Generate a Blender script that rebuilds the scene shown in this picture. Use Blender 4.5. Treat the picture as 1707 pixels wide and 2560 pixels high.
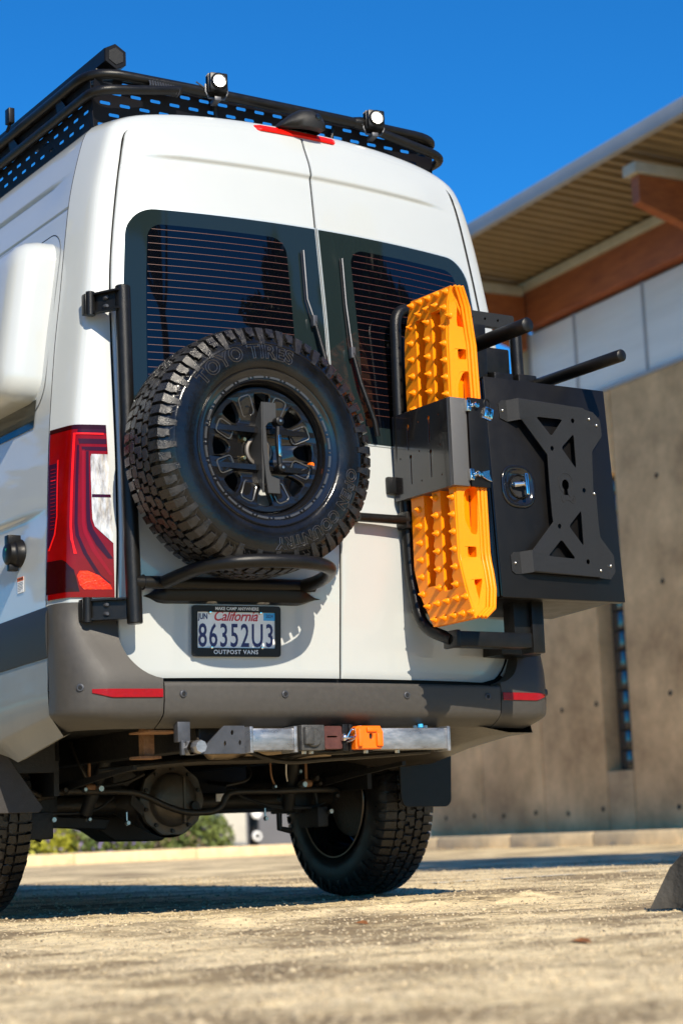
import bpy, bmesh, math, random
import numpy as np
from mathutils import Vector, Matrix
R=math.radians; PI=math.pi
random.seed(7); rng=np.random.default_rng(7)
scene=bpy.context.scene
for o in list(bpy.data.objects): bpy.data.objects.remove(o)
COL=scene.collection

# ---------------------------------------------------------------- camera
cam_d=bpy.data.cameras.new("camera"); cam=bpy.data.objects.new("camera",cam_d); COL.objects.link(cam)
cam_d.sensor_fit='VERTICAL'; cam_d.sensor_height=36; cam_d.lens=65.84; cam_d.clip_start=.05; cam_d.clip_end=3000
ya,pi_,ro=R(33.293),R(9.787),R(-2.256)
dv=Vector((math.sin(ya)*math.cos(pi_),math.cos(ya)*math.cos(pi_),math.sin(pi_)))
rv=Vector((math.cos(ya),-math.sin(ya),0)); uv_=rv.cross(dv)
rv2=math.cos(ro)*rv+math.sin(ro)*uv_; uv2=-math.sin(ro)*rv+math.cos(ro)*uv_
M=Matrix((rv2,uv2,-dv)).transposed().to_4x4(); M.translation=Vector((-3.487,-5.355,.2435)); cam.matrix_world=M
cam_d.dof.use_dof=True; cam_d.dof.focus_distance=6.35; cam_d.dof.aperture_fstop=3.3
scene.camera=cam
scene.render.resolution_x=682; scene.render.resolution_y=1024

# ---------------------------------------------------------------- sky and sun
SUN=Vector((.22,1.0,-.74)).normalized()          # travel direction of the light
elev=math.asin(-SUN.z); azim=math.atan2(-SUN.x,-SUN.y)   # where the sun stands
w=bpy.data.worlds.new("World"); scene.world=w; w.use_nodes=True
nt=w.node_tree; nt.nodes.clear()
sky=nt.nodes.new('ShaderNodeTexSky'); sky.sky_type='NISHITA'; sky.sun_disc=False
sky.sun_elevation=elev; sky.sun_rotation=azim; sky.altitude=1500; sky.air_density=1.0; sky.dust_density=.1; sky.ozone_density=5.0
hs=nt.nodes.new('ShaderNodeHueSaturation'); hs.inputs['Saturation'].default_value=1.15
bg=nt.nodes.new('ShaderNodeBackground'); bg.inputs['Strength'].default_value=.115
wo=nt.nodes.new('ShaderNodeOutputWorld')
tint=nt.nodes.new('ShaderNodeMixRGB'); tint.blend_type='MULTIPLY'; tint.inputs[0].default_value=1; tint.inputs[2].default_value=(.24,.90,1.16,1)   # colour balance of the photograph's deep blue
nt.links.new(sky.outputs[0],hs.inputs['Color']); nt.links.new(hs.outputs[0],tint.inputs[1]); nt.links.new(tint.outputs[0],bg.inputs['Color']); nt.links.new(bg.outputs[0],wo.inputs[0])
sd=bpy.data.lights.new("sun",'SUN'); sd.energy=5.0; sd.angle=R(.5); sd.color=(1,.90,.74)
sun=bpy.data.objects.new("sun",sd); COL.objects.link(sun); sun.rotation_euler=SUN.to_track_quat('-Z','Y').to_euler()
scene.view_settings.view_transform='Standard'; scene.view_settings.look='None'
scene.view_settings.exposure=.42; scene.view_settings.gamma=1.0; scene.view_settings.use_curve_mapping=False

# ---------------------------------------------------------------- materials
def mat(name,col,rough=.5,metal=0,coat=0,var=0,vscale=8,bump=0,bscale=200,spec=.5,emit=None,estr=0,trans=0,ior=1.5,col2=None,stretch=(1,1,1),rvar=0,coatr=.03):
    m=bpy.data.materials.new(name); m.use_nodes=True; t=m.node_tree; b=t.nodes['Principled BSDF']
    b.inputs['Base Color'].default_value=(*col,1); b.inputs['Roughness'].default_value=rough; b.inputs['Metallic'].default_value=metal
    b.inputs['Coat Weight'].default_value=coat; b.inputs['Coat Roughness'].default_value=coatr
    b.inputs['Specular IOR Level'].default_value=spec; b.inputs['IOR'].default_value=ior
    if trans: b.inputs['Transmission Weight'].default_value=trans
    if emit: b.inputs['Emission Color'].default_value=(*emit,1); b.inputs['Emission Strength'].default_value=estr
    if var or bump or col2 or rvar:
        tc=t.nodes.new('ShaderNodeTexCoord'); mp=t.nodes.new('ShaderNodeMapping'); mp.inputs['Scale'].default_value=stretch
        t.links.new(tc.outputs['Object'],mp.inputs[0])
    if var or col2 or rvar:
        n=t.nodes.new('ShaderNodeTexNoise'); n.inputs['Scale'].default_value=vscale; n.inputs['Detail'].default_value=8; n.inputs['Roughness'].default_value=.65
        t.links.new(mp.outputs[0],n.inputs['Vector'])
        r=t.nodes.new('ShaderNodeValToRGB'); r.color_ramp.elements[0].position=.3; r.color_ramp.elements[1].position=.7
        c2=col2 if col2 else tuple(min(1,c*(1+var)) for c in col); c1=col if col2 else tuple(c*(1-var) for c in col)
        r.color_ramp.elements[0].color=(*c1,1); r.color_ramp.elements[1].color=(*c2,1)
        t.links.new(n.outputs['Fac'],r.inputs[0]); t.links.new(r.outputs[0],b.inputs['Base Color'])
        if rvar:
            mr=t.nodes.new('ShaderNodeMapRange'); mr.inputs[1].default_value=.3; mr.inputs[2].default_value=.7
            mr.inputs[3].default_value=max(0,rough-rvar); mr.inputs[4].default_value=min(1,rough+rvar)
            t.links.new(n.outputs['Fac'],mr.inputs[0]); t.links.new(mr.outputs[0],b.inputs['Roughness'])
    if bump:
        n2=t.nodes.new('ShaderNodeTexNoise'); n2.inputs['Scale'].default_value=bscale; n2.inputs['Detail'].default_value=4
        t.links.new(mp.outputs[0],n2.inputs['Vector'])
        bp=t.nodes.new('ShaderNodeBump'); bp.inputs['Strength'].default_value=1; bp.inputs['Distance'].default_value=bump
        t.links.new(n2.outputs['Fac'],bp.inputs['Height']); t.links.new(bp.outputs[0],b.inputs['Normal'])
    return m
PAINT=mat('van_paint',(.465,.485,.475),.30,coat=.9,var=.02,vscale=3)
GAP=mat('rubber_gap_shade',(.006,.006,.007),.8)
PLAST=mat('grey_bumper_plastic',(.053,.048,.042),.50,bump=.0006,bscale=900,var=.12,vscale=60,spec=.45,rvar=.06)
MOULD=mat('dark_moulding',(.020,.0195,.019),.5,bump=.0003,bscale=700,spec=.35)
SILLM=mat('shaded_lower_side',(.22,.22,.205),.4,var=.06,vscale=6,coat=.2)
BLACK=mat('black_powder_coat',(.007,.0065,.006),.33,bump=.0003,bscale=1500,var=.25,vscale=30,spec=.30,rvar=.05)
BLACK2=mat('satin_black_box',(.005,.0045,.0045),.38,bump=.00012,bscale=1200,spec=.28,rvar=.05,vscale=12)
GREYP=mat('charcoal_textured_plate',(.011,.0108,.0105),.5,bump=.0006,bscale=900,var=.3,vscale=150,spec=.35)
UNDER=mat('underbody_black',(.006,.0055,.005),.6,var=.5,vscale=14,bump=.002,bscale=60)
UNDER2=mat('oily_cast_iron',(.028,.022,.016),.45,var=.35,vscale=12,bump=.002,bscale=90,metal=.3)
STEEL=mat('scuffed_bare_steel',(.36,.36,.37),.36,metal=.75,var=.3,vscale=14,rvar=.15,stretch=(1,1,3))
STEELD=mat('dark_steel_plate',(.075,.078,.088),.45,metal=.5,var=.25,vscale=20)
CHROME=mat('chrome',(.75,.74,.72),.12,metal=1)
ZINC=mat('zinc_bolt',(.55,.54,.5),.3,metal=1)
RUST=mat('rusty_bracket',(.16,.07,.03),.7,var=.4,vscale=50,col2=(.32,.17,.08))
GLASS=mat('black_glazing',(.010,.017,.018),.04,spec=.45)
GLASSIN=mat('tinted_pane',(.001,.0015,.003),.02,spec=.5)
HEAT=mat('heating_wire_orange',(.085,.024,.014),.5)
TRIM=mat('bright_glass_edge',(.55,.6,.6),.3,metal=.4)
RED=mat('red_lens',(.17,.0006,.0008),.12,spec=.32,var=.25,vscale=7)
REDB=mat('bright_red_lens',(.80,.008,.004),.16,spec=.35)
REDD=mat('dark_red_lens',(.022,.0005,.001),.12,spec=.35)
REDP=mat('purple_dark_stripe',(.030,.001,.010),.15,spec=.3)
REDM=mat('crimson_stripe',(.22,.001,.006),.15,spec=.3)
REDO=mat('red_bulb_glow',(.50,.004,.001),.22,spec=.35,bump=.002,bscale=160,col2=(1,.055,.008),vscale=70)
CLEAR=mat('clear_ribbed_lens',(.20,.17,.14),.14,metal=.25,spec=.6,bump=.004,bscale=60,stretch=(1,1,.3),col2=(.95,.92,.86),vscale=55)
ORANGE=mat('orange_nylon',(.98,.265,.0015),.36,var=.04,vscale=6,spec=.28)
_b=ORANGE.node_tree.nodes['Principled BSDF']; _b.inputs['Subsurface Weight'].default_value=.10; _b.inputs['Subsurface Radius'].default_value=(.03,.012,.002); _b.inputs['Subsurface Scale'].default_value=.5
REFL=mat('red_reflector',(.27,.002,.002),.12,spec=.35,bump=.0012,bscale=240,var=.12,vscale=80)
GLOSSB=mat('gloss_black_side',(.004,.004,.004),.12,spec=.5)
ORANGE2=mat('orange_shackle',(.9,.16,.004),.35)
RUBBER=mat('tyre_rubber',(.014,.012,.011),.42,var=.3,vscale=25,bump=.0006,bscale=260,rvar=.12,spec=.35)
RUBSIDE=mat('tyre_sidewall_shine',(.006,.0057,.0055),.20,var=.5,vscale=9,bump=.0006,bscale=90,rvar=.10,spec=.42)
TREAD=mat('tyre_tread_dusty',(.014,.012,.0105),.33,var=.5,vscale=45,bump=.0014,bscale=260,spec=.45,rvar=.15)
LETTER=mat('tyre_letter',(.030,.029,.029),.25,spec=.7)
RIMEDGE=mat('pale_rim_edge',(.05,.05,.05),.18,spec=.8)  # paler than the rim along dashes and pocket frames
RIM=mat('gloss_black_rim',(.008,.0075,.0075),.13,coat=.3,spec=.5)
WHITE=mat('white_plate',(.88,.87,.84),.4,var=.04,vscale=30)
NAVY=mat('plate_navy',(.012,.018,.11),.4)
REDINK=mat('plate_red_ink',(.55,.02,.03),.4)
BLUEST=mat('blue_sticker',(.05,.38,.75),.4)
WTXT=mat('white_print',(.75,.75,.75),.5)
OTXT=mat('orange_print',(.8,.16,.03),.5)
LAMP=mat('lamp_lens_lit',(1,1,1),.2,emit=(1,.93,.78),estr=9)

# ---------------------------------------------------------------- helpers
def tag(o,label=None,cat=None,group=None,kind=None):
    if label: o['label']=label
    if cat: o['category']=cat
    if group: o['group']=group
    if kind: o['kind']=kind
    return o
def thing(name,label,cat,loc=(0,0,0),rz=0,group=None):
    o=bpy.data.objects.new(name,None); COL.objects.link(o); o.location=loc; o.rotation_euler=(0,0,rz); o.empty_display_size=.1
    return tag(o,label,cat,group)
class MB:
    def __init__(s): s.v=[]; s.f=[]; s.m=[]
    def add(s,vs,fs,mi=0):
        n=len(s.v); s.v+=[tuple(map(float,p)) for p in vs]; s.f+=[tuple(i+n for i in f) for f in fs]; s.m+=[mi]*len(fs)
    def grid(s,rows,mi=0,flip=False,close=False):
        n=len(s.v); a=len(rows); b=len(rows[0])
        for r in rows: s.v+=[tuple(map(float,p)) for p in r]
        for i in range(a-1):
            for j in range(b if close else b-1):
                k=(j+1)%b
                q=(n+i*b+j,n+i*b+k,n+(i+1)*b+k,n+(i+1)*b+j)
                s.f.append(q[::-1] if flip else q); s.m.append(mi)
    def box(s,lo,hi,bev=.0,mi=0,mat4=None):
        x0,y0,z0=[min(a,b) for a,b in zip(lo,hi)]; x1,y1,z1=[max(a,b) for a,b in zip(lo,hi)]
        bm=bmesh.new(); bmesh.ops.create_cube(bm,size=1)
        for v in bm.verts: v.co=Vector(((x0+x1)/2+v.co.x*(x1-x0),(y0+y1)/2+v.co.y*(y1-y0),(z0+z1)/2+v.co.z*(z1-z0)))
        if bev>0: bmesh.ops.bevel(bm,geom=list(bm.edges),offset=min(bev,.45*min(x1-x0,y1-y0,z1-z0)),segments=2,affect='EDGES',profile=.6)
        s.bm(bm,mi,mat4)
    def bm(s,bm,mi=0,mat4=None):
        bm.verts.ensure_lookup_table()
        vs=[(mat4@v.co if mat4 else v.co)[:] for v in bm.verts]
        s.add(vs,[[v.index for v in f.verts] for f in bm.faces],mi); bm.free()
    def tube(s,pts,r,n=12,mi=0,cap=True,bevel=0):
        pts=[Vector(p) for p in pts]; rr=[float(k) for k in r] if hasattr(r,'__len__') else [float(r)]*len(pts)
        t=[(pts[min(i+1,len(pts)-1)]-pts[max(i-1,0)]).normalized() for i in range(len(pts))]
        a=t[0].orthogonal().normalized(); rows=[]
        for i,p in enumerate(pts):
            a=(a-t[i]*a.dot(t[i])).normalized(); b=t[i].cross(a)
            rows.append([p+rr[i]*(math.cos(k*2*PI/n)*a+math.sin(k*2*PI/n)*b) for k in range(n)])
        if cap and bevel:
            rows.insert(0,[pts[0]-t[0]*0+(q-pts[0])*(1-bevel/rr[0]) for q in rows[0]]); 
            for k in range(n): rows[1][k]=rows[1][k]+t[0]*bevel
            rows.append([pts[-1]+(q-pts[-1])*(1-bevel/rr[-1]) for q in rows[-1]])
            for k in range(n): rows[-2][k]=rows[-2][k]-t[-1]*bevel
        n0=len(s.v); s.grid(rows,mi,flip=True,close=True)
        if cap:
            s.f.append(tuple(n0+k for k in range(n))); s.m.append(mi)
            e=n0+(len(rows)-1)*n; s.f.append(tuple(e+k for k in range(n))[::-1]); s.m.append(mi)
    def lathe(s,prof,c=(0,0,0),axis='Y',n=48,mi=0,a0=0,a1=2*PI):
        rows=[]; full=abs(a1-a0-2*PI)<1e-6
        m=n if full else n+1
        for (r,h) in prof:
            row=[]
            for k in range(m):
                an=a0+(a1-a0)*k/n; x,z=r*math.cos(an),r*math.sin(an)
                if axis=='Y': p=(c[0]+x,c[1]+h,c[2]+z)
                elif axis=='X': p=(c[0]+h,c[1]+x,c[2]+z)
                else: p=(c[0]+x,c[1]+z,c[2]+h)
                row.append(p)
            rows.append(row)
        s.grid(rows,mi,close=full)
    def prism(s,poly,y0,y1,bev=0,mi=0,plane='XZ'):
        # extruded polygon given in (a,b); plane XZ -> third axis y, YZ -> third axis x, XY -> z
        bm=bmesh.new(); 
        def P(a,b,c): return {'XZ':(a,c,b),'YZ':(c,a,b),'XY':(a,b,c)}[plane]
        vs=[bm.verts.new(P(a,b,y0)) for a,b in poly]; f=bm.faces.new(vs)
        r=bmesh.ops.extrude_face_region(bm,geom=[f]); ev=[g for g in r['geom'] if isinstance(g,bmesh.types.BMVert)]
        d=Vector(P(0,0,y1-y0)); bmesh.ops.translate(bm,verts=ev,vec=d)
        bmesh.ops.recalc_face_normals(bm,faces=bm.faces)
        if bev: bmesh.ops.bevel(bm,geom=list(bm.edges),offset=bev,segments=1,affect='EDGES')
        s.bm(bm,mi)
    def obj(s,name,mats,parent=None,smooth=35,loc=None,recalc=False,**tg):
        me=bpy.data.meshes.new(name); me.from_pydata(s.v,[],s.f)
        if not isinstance(mats,(list,tuple)): mats=[mats]
        for m in mats: me.materials.append(m)
        if len(mats)>1: me.polygons.foreach_set('material_index',s.m)
        if recalc:
            bm=bmesh.new(); bm.from_mesh(me); bmesh.ops.remove_doubles(bm,verts=bm.verts,dist=1e-5); bmesh.ops.recalc_face_normals(bm,faces=bm.faces); bm.to_mesh(me); bm.free()
        me.update()
        if smooth: me.shade_smooth(); me.set_sharp_from_angle(angle=R(smooth))
        o=bpy.data.objects.new(name,me); COL.objects.link(o)
        if parent: o.parent=parent
        if loc: o.location=loc
        return tag(o,**tg)
def dup(o,parent=None,loc=None,rot=None,label=None,deep=True):
    c=o.copy(); COL.objects.link(c); c.parent=parent
    if loc is not None: c.location=loc
    if rot is not None: c.rotation_euler=rot
    if label: c['label']=label
    if deep:
        for ch in list(o.children): dup(ch,c)
    return c
def arc(cx,cy,r,a0,a1,n=8): return [(cx+r*math.cos(a0+(a1-a0)*i/n),cy+r*math.sin(a0+(a1-a0)*i/n)) for i in range(n+1)]
def rrect(x0,z0,x1,z1,r,n=5):
    return arc(x1-r,z1-r,r,0,PI/2,n)+arc(x0+r,z1-r,r,PI/2,PI,n)+arc(x0+r,z0+r,r,PI,1.5*PI,n)+arc(x1-r,z0+r,r,1.5*PI,2*PI,n)
def smoothpath(pts,sub=8):
    pts=[Vector(p) for p in pts]; out=[]
    for i in range(len(pts)-1):
        p0,p1,p2,p3=pts[max(i-1,0)],pts[i],pts[i+1],pts[min(i+2,len(pts)-1)]
        for k in range(sub):
            t=k/sub; out.append(.5*((2*p1)+(-p0+p2)*t+(2*p0-5*p1+4*p2-p3)*t*t+(-p0+3*p1-3*p2+p3)*t**3))
    out.append(pts[-1]); return out
def filletpath(pts,r=.08,n=6):
    pts=[Vector(p) for p in pts]; out=[pts[0]]
    for i in range(1,len(pts)-1):
        a,b,c=pts[i-1],pts[i],pts[i+1]; d1=(a-b); d2=(c-b); k=min(r,.49*d1.length,.49*d2.length)
        p=b+d1.normalized()*k; q=b+d2.normalized()*k
        for j in range(n+1):
            t=j/n; out.append((1-t)**2*p+2*t*(1-t)*b+t*t*q)
    out.append(pts[-1]); return out
def holes_mesh(outer,holes,depth,bev=.0):
    """flat plate with real cut-outs: curve -> mesh, in local XY, extruded along Z"""
    cu=bpy.data.curves.new('c','CURVE'); cu.dimensions='2D'; cu.fill_mode='BOTH'; cu.extrude=depth/2; cu.bevel_depth=bev; cu.bevel_resolution=0
    for poly in [outer]+list(holes):
        sp=cu.splines.new('POLY'); sp.points.add(len(poly)-1)
        for i,(a,b) in enumerate(poly): sp.points[i].co=(a,b,0,1)
        sp.use_cyclic_u=True
    return cu_to_mb(cu)
def cu_to_mb(cu):
    o=bpy.data.objects.new('tmp',cu); COL.objects.link(o); dg=bpy.context.evaluated_depsgraph_get(); dg.update()
    me=bpy.data.meshes.new_from_object(o.evaluated_get(dg)); bpy.data.objects.remove(o); 
    vs=[tuple(v.co) for v in me.vertices]; fs=[tuple(p.vertices) for p in me.polygons]; bpy.data.meshes.remove(me)
    return vs,fs
_tc={}
def text_mb(s,size,depth=.001,spacing=1.0,bold=0,shear=0,align='CENTER'):
    key=(s,size,depth,spacing,bold,shear,align)
    if key in _tc: return _tc[key]
    cu=bpy.data.curves.new('t','FONT'); cu.body=s; cu.size=size; cu.extrude=depth/2; cu.space_character=spacing; cu.align_x=align; cu.align_y='CENTER'; cu.offset=bold; cu.shear=shear; cu.resolution_u=3
    _tc[key]=cu_to_mb(cu); return _tc[key]
def put(mb,vf,fn,mi=0): mb.add([fn(*v) for v in vf[0]],vf[1],mi)

def sm(t): t=max(0.,min(1.,t)); return t*t*(3-2*t)
_z=np.array([.5,.768,1.04,1.216,1.5,1.87,2.03,2.22,2.38,2.60,2.70,2.78,2.85]); _y=np.array([.0,0,-.022,-.033,-.026,.0,.011,.032,.05,.074,.098,.135,.18])
_zz=np.linspace(.4,2.9,501); _yy=np.interp(_zz,_z,_y); _k=np.exp(-.5*(np.arange(-30,31)*.005/.045)**2); _k/=_k.sum(); _yy=np.convolve(np.pad(_yy,30,mode='edge'),_k,'valid')
def yrear(x,z):
    """rear surface of the van"""
    y=float(np.interp(z,_zz,_yy))+.16*x*x
    fade=1-sm((abs(x)-.50)/.18)
    y-=.011*sm((z-2.575)/.016)*fade*(1-sm((z-2.60)/.12))          # swage line above the windows
    y-=.004*sm((1.352-z)/.01)*(1-sm((1.34-z)/.12))*(1-sm((abs(x)-.6)/.1))
    return y
# ================================================================ THE PLACE
GROUNDM=mat('sandy_asphalt',(.2,.17,.12),.9)
def ground_mat():
    t=GROUNDM.node_tree; b=t.nodes['Principled BSDF']; L=t.links
    tc=t.nodes.new('ShaderNodeTexCoord')
    def noise(sc,det,rough=.6,stretch=None):
        n=t.nodes.new('ShaderNodeTexNoise'); n.inputs['Scale'].default_value=sc; n.inputs['Detail'].default_value=det; n.inputs['Roughness'].default_value=rough
        if stretch:
            mp=t.nodes.new('ShaderNodeMapping'); mp.inputs['Scale'].default_value=stretch; mp.inputs['Rotation'].default_value=(0,0,R(8)); L.new(tc.outputs['Object'],mp.inputs[0]); L.new(mp.outputs[0],n.inputs['Vector'])
        else: L.new(tc.outputs['Object'],n.inputs['Vector'])
        return n
    def ramp(src,p0,p1,c0=(0,0,0),c1=(1,1,1)):
        r=t.nodes.new('ShaderNodeValToRGB'); r.color_ramp.elements[0].position=p0; r.color_ramp.elements[1].position=p1
        r.color_ramp.elements[0].color=(*c0,1); r.color_ramp.elements[1].color=(*c1,1); L.new(src,r.inputs[0]); return r
    def mix(f,a,bb):
        m=t.nodes.new('ShaderNodeMixRGB'); 
        if isinstance(f,float): m.inputs[0].default_value=f
        else: L.new(f,m.inputs[0])
        for i,s in ((1,a),(2,bb)):
            if isinstance(s,tuple): m.inputs[i].default_value=(*s,1)
            else: L.new(s,m.inputs[i])
        return m
    vor=t.nodes.new('ShaderNodeTexVoronoi'); vor.inputs['Scale'].default_value=110; L.new(tc.outputs['Object'],vor.inputs['Vector'])
    stones=ramp(vor.outputs['Color'],.15,.85,(.05,.042,.032),(1,.80,.50))      # mixed grey and tan aggregate
    speck=ramp(noise(330,3).outputs['Fac'],.35,.62,(.09,.072,.05),(.95,.76,.45))
    asp=mix(.45,stones.outputs[0],speck.outputs[0])
    dust=ramp(noise(90,4).outputs['Fac'],.3,.75,(.88,.66,.34),(1,.85,.52))
    patch=ramp(noise(2.2,9,.72,(1,1.9,1)).outputs['Fac'],.42,.58)
    fine=ramp(noise(38,6,.7).outputs['Fac'],.38,.62)
    pm=t.nodes.new('ShaderNodeMath'); pm.operation='MULTIPLY_ADD'; pm.inputs[1].default_value=.55; L.new(patch.outputs[0],pm.inputs[0])
    pf=t.nodes.new('ShaderNodeMath'); pf.operation='MULTIPLY'; pf.inputs[1].default_value=.62; L.new(fine.outputs[0],pf.inputs[0]); L.new(pf.outputs[0],pm.inputs[2])
    c=mix(pm.outputs[0],asp.outputs[0],dust.outputs[0])
    dark=ramp(noise(1.1,8,.72,(1,1.6,1)).outputs['Fac'],.43,.54,(.34,.31,.28),(1,1,1))
    mu=t.nodes.new('ShaderNodeMixRGB'); mu.blend_type='MULTIPLY'; mu.inputs[0].default_value=1; L.new(c.outputs[0],mu.inputs[1]); L.new(dark.outputs[0],mu.inputs[2])
    L.new(mu.outputs[0],b.inputs['Base Color'])
    bp=t.nodes.new('ShaderNodeBump'); bp.inputs['Distance'].default_value=.0012; L.new(vor.outputs['Distance'],bp.inputs['Height'])
    bp2=t.nodes.new('ShaderNodeBump'); bp2.inputs['Distance'].default_value=.0018; L.new(fine.outputs[0],bp2.inputs['Height']); L.new(bp.outputs[0],bp2.inputs['Normal']); L.new(bp2.outputs[0],b.inputs['Normal'])
ground_mat()
from mathutils import noise as mn
def gh(x,y):
    h=.005*mn.noise(Vector((x*3,y*3,0)))+.005*mn.noise(Vector((x*14,y*14,3)))+.004*mn.noise(Vector((x*40,y*40,5)))
    # a low broken ridge of cracked asphalt just behind the van
    r=math.exp(-((y+.15-.25*x)/.10)**2)*sm((x+1.5)/.5)*sm((1.6-x)/.5); h+=r*(.016+.014*mn.noise(Vector((x*7,y*5,1)))+.008*mn.noise(Vector((x*30,y*30,1))))
    return h
xs=np.concatenate([[-400,-60,-12,-6],np.arange(-3.6,3.2,.022),[3.6,4.2,5,6.5,9,14,60,500]]); ys=np.concatenate([[-400,-60,-12,-6],np.arange(-4.6,2.2,.028),[2.6,3.2,4,5,7,10,14,20,60,900]])
g=MB(); inner=lambda x,y:(sm((x+3.6)/.3)*sm((3.2-x)/.3)*sm((y+4.6)/.3)*sm((2.2-y)/.3))
g.grid([[(x,y,(gh(x,y)-.004)*inner(x,y) if -3.6<x<3.2 and -4.6<y<2.2 else 0) for x in xs] for y in ys])
tag(g.obj('ground',GROUNDM,smooth=0),kind='structure')
bpy.data.objects['ground'].data.shade_smooth()
# loose stones
PEB=mat('loose_stone',(.06,.048,.036),.85,vscale=60,col2=(.82,.66,.42))
g=MB()
ico=[(0,0,1)]+[(.89*math.cos(a),.89*math.sin(a),.45) for a in np.arange(5)*2*PI/5]+[(.89*math.cos(a),.89*math.sin(a),-.45) for a in np.arange(5)*2*PI/5+PI/5]+[(0,0,-1)]
icf=[(0,i+1,(i+1)%5+1) for i in range(5)]+[(i+1,6+i,(i+1)%5+1) for i in range(5)]+[((i+1)%5+1,6+i,6+(i+1)%5) for i in range(5)]+[(11,6+(i+1)%5,6+i) for i in range(5)]
for k in range(26000):
    a_=R(random.uniform(18,48)); r_=math.exp(random.uniform(math.log(1.9),math.log(13))); x=-3.487+math.sin(a_)*r_; y=-5.355+math.cos(a_)*r_
    s=random.choice([.0012,.0015,.002,.003,.003,.004])*(1+.10*max(0,r_-4))
    if random.random()<.01: s*=2
    z0=gh(x,y)-.004 if (-3.3<x<2.9 and -4.3<y<1.9) else 0
    a=random.random()*6; sx,sy,sz=s*random.uniform(.8,1.5),s*random.uniform(.7,1.2),s*random.uniform(.5,.9)
    g.add([(x+math.cos(a)*p[0]*sx-math.sin(a)*p[1]*sy,y+math.sin(a)*p[0]*sx+math.cos(a)*p[1]*sy,z0+sz*.5+p[2]*sz) for p in ico],icf)
tag(g.obj('gravel',PEB,smooth=0),kind='stuff')
# parking paint: worn white stall line crossing behind the van to the right
WORN=mat('worn_white_paint',(.55,.53,.47),.8,var=.3,vscale=25)
g=MB()
for k in range(150):
    t=k/150; x=1.8+t*8.5; y=2.0+t*.9
    if random.random()<.45: continue
    g.add([(x,y,.004),(x+.05,y+.01,.004),(x+.05,y+.09,.004),(x,y+.08,.004)],[(0,1,2,3)])
tag(g.obj('parking_line',WORN,smooth=0),kind='structure')
# fallen leaves
LEAF=mat('dry_leaf',(.30,.11,.03),.7,var=.4,vscale=20)
for k,(x,y,lab) in enumerate([(-.85,-2.2,'dry brown leaf on the asphalt nearest the camera'),(-.55,-.9,'curled brown leaf on the asphalt behind the bumper'),(1.1,-.5,'brown leaf on the asphalt right of the rear tyre'),(-1.9,-1.5,'small dry leaf at the left foreground asphalt')]):
    g=MB(); z=gh(x,y)-.003
    pts=[(0,-.035,.0),(.012,-.012,.008),(.013,.012,.009),(0,.038,.002),(-.013,.012,.004),(-.012,-.012,.003)]
    g.add([(x+a,y+b,z+c) for a,b,c in pts]+[(x,y,z+.001)],[(6,0,1),(6,1,2),(6,2,3),(6,3,4),(6,4,5),(6,5,0)])
    tag(g.obj('dry_leaf',LEAF),lab,'leaf','fallen leaves on the asphalt')

# ---- building : wall frame (o = origin, n = outward-away normal, t = along the wall)
baz=R(6); bn=Vector((math.cos(baz),-math.sin(baz),0)); bt=Vector((math.sin(baz),math.cos(baz),0)); bo=Vector((12.2,12.8,0))
BM=Matrix(((bn.x,bt.x,0,bo.x),(bn.y,bt.y,0,bo.y),(0,0,1,0),(0,0,0,1)))   # local (depth into building, along, up)
CONC=mat('board_marked_concrete',(.36,.215,.098),.85,col2=(.92,.60,.30),vscale=1.1,stretch=(1,1,1),bump=.006,bscale=14)
CONC2=mat('concrete_tie_hole',(.05,.04,.03),.9)
KERB=mat('pale_kerb_concrete',(.78,.60,.36),.85,var=.2,vscale=6,bump=.004,bscale=60)  # pale tan kerb colour, mottled at random
PANEL=mat('pale_metal_cladding',(.72,.74,.73),.45,var=.06,vscale=2,stretch=(1,.3,3))
TIMBER=mat('red_brown_timber',(.21,.052,.013),.6,col2=(.36,.105,.025),vscale=5,stretch=(1,.5,3))
DECK=mat('corrugated_soffit',(.27,.20,.105),.55,var=.12,vscale=2)
STEELP=mat('painted_steel_flange',(.42,.38,.29),.6,var=.15,vscale=5)
FASC=mat('grey_gutter_metal',(.33,.34,.36),.5,var=.08,vscale=3)
bld=thing('timber_and_concrete_building','tall concrete building with white upper panels and a timber framed corrugated roof behind the van','building')
bld.matrix_world=BM
def bbox(name,m,lo,hi,bev=.005,parent=bld,**k):
    q=MB(); q.box(lo,hi,bev); return q.obj(name,m,parent,**k)
# concrete wall bays with joints (t range), top 5.7
S0,S1=-.66,-.10            # slot window span
T0,T1=-14,4.45
def bay(t0,t1,z0,z1): 
    q=MB(); q.box((0,t0+.008,z0),(.35,t1-.008,z1),.006)
    return q.obj('concrete_panel',CONC,bld)
for i in range(6): bay(T0+i*2.223,T0+(i+1)*2.223,.1,5.68)
for a_,b_ in ((S1,1.35),(1.35,2.9),(2.9,T1)): bay(a_,b_,.1,5.68)
bay(S0,S1,.1,.9); bay(S0,S1,4.62,5.68)
q=MB(); q.box((.3,T0,.1),(.5,S0-.01,5.6),0); q.box((.3,S1+.01,.1),(.5,T1,5.6),0); q.obj('wall_core',CONC2,bld)
q=MB(); q.box((0.02,S0-.01,.12),(.30,S0+.012,5.6),0)
# tie holes
q0=MB(); q0.lathe([(.0,.0),(.028,.0),(.028,-.006),(.034,-.006)],(0,0,0),'X',10)
first=None
for tt in np.arange(-6.2,4.3,.78):
    for zz in (.42,1.75,3.1,4.4):
        if S0-.1<tt<S1+.1: continue
        if first is None: first=q0.obj('tie_hole',CONC2,bld,loc=(-.001,tt,zz))
        else: dup(first,bld,(-.001,tt+random.uniform(-.02,.02),zz+random.uniform(-.02,.02)))
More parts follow.
